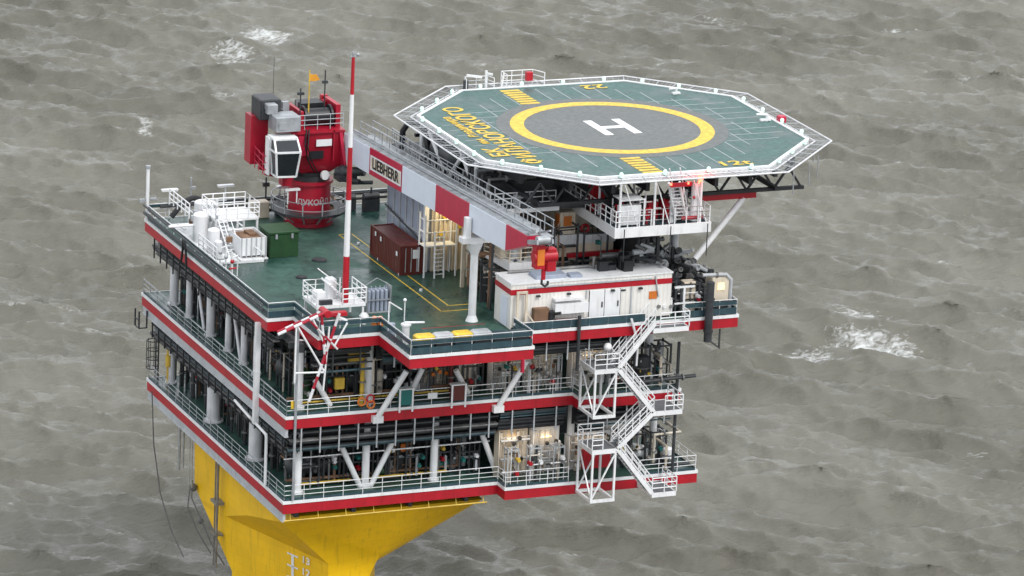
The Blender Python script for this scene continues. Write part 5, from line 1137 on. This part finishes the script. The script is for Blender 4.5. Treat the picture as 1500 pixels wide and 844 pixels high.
# ducts and fan in the frame left of the helideck
t = thing('duct_bend','big black curved air duct under the left edge of the helideck','duct',(15.4,17,36.6))
part(t,'bend',MB().tube([(15.3,18.6,36.7),(15.3,18.6,38.0),(15.5,18.0,38.8),(15.8,17.0,39.0),(16.0,15.9,38.5),(16.0,15.4,37.4),(16.0,15.4,36.6)],.22,12),M['black'])
part(t,'bend_band',MB().cyl((15.3,18.6,37.0),(15.3,18.6,37.15),.3,12).cyl((16.0,15.4,37.0),(16.0,15.4,37.15),.3,12),M['galv'])
hvessel(16.4,12.4,36.55,.85,3.0,'dark','dark drum lying under the left edge of the helideck','y',group='tanks under the helideck')
for i in range(4):
    piperun([(16.0,4+i*1.2,36.6),(16.0,4+i*1.2,38.2),(19.5,4+i*1.2,38.2)],.14,('pipe','dark','grey','dark')[i],'%s pipe from the front under the left edge of the helideck' % ORD[i],'pipes under the helideck edge')
# access platform under the front of the helideck
t = thing('access_platform','white access platform with fire cabinets and stairs hanging under the helideck front','platform',(26,-1,35.9))
ap = [(22.4,-3.3),(29.7,-3.3),(29.7,1.5),(23.6,5.6),(22.4,5.6)]
part(t,'floor',MB().prism(inset(ap,.1),35.75,36.1),M['teal']); part(t,'edge_beam',band(ap,35.5,36.22,.1),M['white'])
rp_(t,[(22.5,5.5),(22.5,-3.2),(29.6,-3.2),(29.6,1.4)],36.22,1.15,'white',.042)
for i,(x,y,w,m) in enumerate(((22.9,1.6,.9,'red'),(23.6,-1.9,1.3,'boomred'),(25.9,-1.2,.7,'red'),(27.0,-1.1,.9,'red'))):
    c = part(t,'fire_cabinet',MB().bbox(x-.1,x+w,y,y+.7,36.1,37.3 if i else 38.0,.04),M[m])
for x in (22.8,25.4,28.9):
    for y,z in ((-3.1,39.3),(.4,39.0)): part(t,'stanchion',MB().cyl((x,y,36.2),(x,y,z),.09,8),M['white'])
part(t,'control_desk',MB().bbox(23.0,24.6,-2.7,-2.2,36.9,37.6,.03).box(23.0,24.7,-2.9,-1.4,38.0,38.08).box(22.9,23.0,-2.9,-2.8,36.2,38.1).box(24.7,24.8,-2.9,-2.8,36.2,38.1).box(23.1,24.5,-2.6,-2.3,36.2,36.9),M['white'])
for i in range(8):
    x = 23+.8*i; part(t,'pipe_stand',MB().cyl((x,-1.6+.2*(i%3),36.1),(x,-1.6+.2*(i%3),37.2+.3*(i%4)),.06,6).cyl((x,-1.6+.2*(i%3),36.9),(x+.5,-1.6+.2*(i%3),36.9),.06,6),M[('white','red','grey','white')[i%4]])
for i in range(14):
    x = 22.8+6.6*rnd.random(); y = -2.9+3.2*rnd.random(); hh = .5+1.5*rnd.random(); part(t,'fire_fitting',MB().cyl((x,y,36.1),(x,y,36.1+hh),.07,8).cyl((x-.15,y,36.1+hh),(x+.3,y,36.1+hh),.09,8).cyl((x,y,36.1+hh*.5),(x,y-.2,36.1+hh*.5),.14,8),M[rnd.choice(('red','white','white','whited','boomred'))])
for x in (24.2,26.6,29.4): part(t,'brace',MB().bar((x,-3.1,36.2),(x-1.1,-3.1,39.2),.07),M['white'])
for x in (26.3,27.6,28.4): part(t,'marker_lamp',MB().cyl((x,-3.7,39.15),(x,-3.7,39.3),.07,8),M['redlamp'])
f = MB()
for (x0,x1) in ((26.2,27.4),(27.0,28.2)):
    f.bar((x0,-3.5,39.3),(x1,-2.4,36.2),.11,.2)
for k in range(11): s_ = (k+.5)/11; f.box(26.2+1.2*s_+.02,27.0+1.2*s_,-3.5+1.1*s_-.1,-3.5+1.1*s_+.1,39.3-3.1*s_-.02,39.3-3.1*s_+.02)
for (x0,x1) in ((26.2,27.4),(27.0,28.2)): f.tube([(x0,-3.5,40.3),(x1,-2.4,37.2)],.05,6); f.cyl(((x0+x1)/2,-2.95,37.7),((x0+x1)/2,-2.95,38.8),.045,6)
part(t,'stair',f,M['white'])
for i in range(9):
    x = 23+6*rnd.random(); z = 36.3+rnd.random()*1.6; y = -2.6+rnd.random()*2; part(t,'riser',MB().cyl((x,y,36.1),(x,y,z+.6),.05,6).cyl((x,y,z),(x+.9,y,z),.05,6),M['white'])
part(t,'tank',MB().cyl((28.7,-2.6,36.2),(28.7,-2.6,38.9),.3,10).bbox(27.9,29.3,-2.4,-1.6,36.2,36.8,.04),M['white'])
part(t,'red_pipe',MB().tube([(27.6,-2.9,36.5),(29.2,-2.9,36.5)],.12,8),M['red']); part(t,'red_pipe',MB().tube([(28.4,-3.0,38.0),(29.4,-1.5,37.0)],.09,8),M['red']); part(t,'red_board',MB().box(26.3,27.9,-3.7,-3.62,39.0,39.3),M['red'])
f = MB()
for x in (23.0,26.5,29.3): f.cyl((x,-3.6,33.9),(x,-3.6,36.2),.04,5); 
part(t,'hanging_bars',f,M['dark'])
solid('fire_monitor','white fire monitor on the near right helideck edge beside the red box','fire monitor',MB().box(38.9,39.7,8.5,8.75,HZ+.06,HZ+.2).cyl((39.4,8.6,HZ+.02),(39.4,8.6,HZ+.55),.1,8).cyl((39.4,8.6,HZ+.5),(38.6,8.7,HZ+.55),.08,8),M['white'])
solid('fire_box','red box on the net frame along the right helideck edge','box',MB().bbox(40.2,40.75,8.1,8.7,HZ-.02,HZ+.42,.05),M['boomred'])
solid('fire_monitor','white fire monitor with a raised nozzle on the far helideck edge','fire monitor',MB().cyl((36.3,17.5,HZ),(36.3,17.5,HZ+.5),.11,8).cyl((36.3,17.5,HZ+.45),(35.5,16.9,HZ+.6),.09,8).box(36.0,36.6,17.35,17.65,HZ+.02,HZ+.15),M['white'])
# far side access stair head and railings
t = thing('access_gangway','white railed stair head with a red box at the far left helideck edge','stair head',(24,23,HZ))
rp_(t,[(24.9,22.4),(24.9,23.5),(27.4,23.5),(27.9,22.4)],HZ-.2,1.1,'white',.035); part(t,'gate_post',MB().cyl((24.4,22.3,HZ-.3),(24.6,22.3,HZ+1.1),.07,8),M['white'])
part(t,'red_box',MB().bbox(26.7,27.2,22.9,23.3,HZ+.2,HZ+.85,.04),M['red']); part(t,'floor',MB().box(24.8,28.0,22.3,23.6,HZ-.3,HZ-.22),M['whited'])
t = thing('monitor_station','white railed fire monitor station at the far left helideck corner','fire monitor',(21.5,23,HZ))
rp_(t,[(21.7,22.4),(21.9,23.2),(23.7,23.2),(23.9,22.4)],HZ-.2,.9,'white',.035); part(t,'monitor',MB().cyl((23.4,22.8,HZ-.2),(23.4,22.8,HZ+1.2),.1,8).bar((23.4,22.8,HZ+1.0),(23.8,22.5,HZ+.95),.14).bar((21.9,22.9,HZ+.9),(23.1,22.9,HZ+.7),.16),M['white']); part(t,'valve_box',MB().box(21.6,21.9,22.5,22.8,HZ-.1,HZ+.6),M['dark'])
for i,(x,y) in enumerate(((40.6,3.2),(38.9,-.9),(37.3,-2.8),(35.2,-4.6))):
    solid('hanging_bar','thin grey bar hanging below the right helideck net, %s from the right' % ORD[i],'bar',MB().cyl((x,y,zn-1.6),(x,y,zn),.04,6),M['galv'],group='bars hanging under the helideck net')
# ropes and hanging ladders on the left
solid('mooring_rope','long slack rope hanging from the far left of the lowest deck','rope',MB().tube([(-.2,27.5,16.9),(-.15,27,13),(.1,26,9.5),(.5,24.5,7.0),(.8,22.5,5.6)],.05,5),M['ropes'])
solid('boat_ladder','rope ladder hanging from the left side beside the yellow column','ladder',MB().tube([(.2,20,16.4),(.25,20,12)],.04,5).tube([(.2,19.5,16.4),(.25,19.5,12)],.04,5).tube([(.4,22.8,16.5),(.4,22.8,12.3)],.1,6).tube([(.5,22.2,16.5),(.5,22.2,12.6)],.07,6),M['galv'])
solid('riser_pipe','pair of thin brown pipes running down beside the left face of the yellow column','pipe',MB().tube([(.55,14.8,16.4),(.55,14.8,7.5)],.1,8).tube([(.55,15.3,16.4),(.55,15.3,7.5)],.06,8).box(.3,1.0,14.4,15.6,12.3,12.5).box(.3,1.0,14.6,15.5,9.9,10.0),M['pipe'])
solid('chain_bundle','tangled grey chains hanging along the left edge of the yellow column','chain',MB().tube([(.7,20.6,12.2),(.5,20.2,11),(.9,19,9.6),(1.2,17.5,8.2),(1.8,16.4,7.0)],.06,5).tube([(.6,20.9,11.4),(.3,20.4,10.2),(.8,19.6,8.6),(1.3,18,7.4)],.05,5).sphere((.7,20.4,11.7),.3,8,6).sphere((.9,19.2,9.5),.22,8,6),M['ropes'])

# draft scale on the sloping facet: bars and numbers laid on the facet plane
pa, pb, pc = V((.95,14.2,11.55)), V((4.62,3.0,11.4)), V((4.66,3.0,10.0))
nn = (pb-pa).cross(pc-pa).normalized()
if nn.y > 0: nn = -nn
hx_ = V((0,0,1)).cross(nn).normalized(); hx_ = hx_ if hx_.x > 0 else -hx_
up_ = hx_.cross(nn); up_ = up_ if up_.z > 0 else -up_
if hx_.cross(up_).dot(nn) < 0: pass
def facet(x, z):
    # point on the facet plane with given world x and z
    y = pa.y-((x-pa.x)*nn.x+(z-pa.z)*nn.z)/nn.y; return V((x,y,z))+nn*.03
DRAFT = (3.4,10.95)
def draft():
    o = facet(*DRAFT); f = MB()
    def rect(u0,u1,v0,v1): f.add([o+hx_*u+up_*v+nn*e for e in (0,.01) for u,v in ((u0,v0),(u1,v0),(u1,v1),(u0,v1))],[(3,2,1,0),(4,5,6,7),(0,1,5,4),(1,2,6,5),(2,3,7,6),(3,0,4,7)])
    rect(-.14,.14,-2.6,-.1); 
    for k in range(3): rect(-.62,.62,-.05-k*.87-.06,-.05-k*.87+.06)
    part(hc,'draft_scale',f,M['white'])
    for k,tx in enumerate(('13','12','11')):
        text_part(hc,tx,.72,basis(o+hx_*1.5+up_*(-.05-k*.87)+nn*.02,hx_,up_),M['white'],'draft_number',sx=1.4)
draft()

# ------------------------------------------------------------------ light, sky, camera
w = bpy.data.worlds.new('World'); S.world = w; w.use_nodes = True; n = w.node_tree.nodes; l = w.node_tree.links
bg = n['Background']; sk = n.new('ShaderNodeTexSky'); sk.sky_type = 'NISHITA'; sk.sun_disc = False
SEL, SROT = R(52), R(160)
sk.sun_elevation = SEL; sk.sun_rotation = SROT; sk.air_density = 1.0; sk.dust_density = 4.0; sk.ozone_density = 1.0
hs = n.new('ShaderNodeHueSaturation'); hs.inputs['Saturation'].default_value = .22; l.new(sk.outputs[0], hs.inputs['Color']); cl = n.new('ShaderNodeMixRGB'); cl.inputs[0].default_value = .78; cl.inputs[2].default_value = (7.3,7.6,8.0,1); l.new(hs.outputs[0], cl.inputs[1]); l.new(cl.outputs[0], bg.inputs['Color'])
bg.inputs['Strength'].default_value = .15
sd = bpy.data.lights.new('sun','SUN'); sd.energy = 1.3; sd.angle = R(14); sd.color = (1,.97,.93)
so = bpy.data.objects.new('sun', sd); C.objects.link(so)
az = SROT; dirv = V((math.sin(az)*math.cos(SEL), math.cos(az)*math.cos(SEL), math.sin(SEL)))
so.rotation_euler = dirv.to_track_quat('Z','Y').to_euler()
cd = bpy.data.cameras.new('camera'); co = bpy.data.objects.new('camera', cd); C.objects.link(co); S.camera = co
cd.sensor_width = 36; cd.lens = FPX/1500*36; cd.clip_start = 1; cd.clip_end = 30000
fw = V((math.sin(YAW)*math.cos(PITCH), math.cos(YAW)*math.cos(PITCH), -math.sin(PITCH))); r_ = V((math.cos(YAW),-math.sin(YAW),0)); u_ = r_.cross(fw)
r2 = r_*math.cos(ROLL)+u_*math.sin(ROLL); u2 = u_*math.cos(ROLL)-r_*math.sin(ROLL)
mw = Matrix((r2,u2,-fw)).transposed().to_4x4(); mw.translation = CAM; co.matrix_world = mw
vs = S.view_settings; vs.view_transform = 'Standard'; vs.look = 'None'; vs.gamma = 1; vs.use_curve_mapping = False; vs.exposure = 0.42
S.render.engine = 'CYCLES'; S.render.resolution_x = 1024; S.render.resolution_y = 576
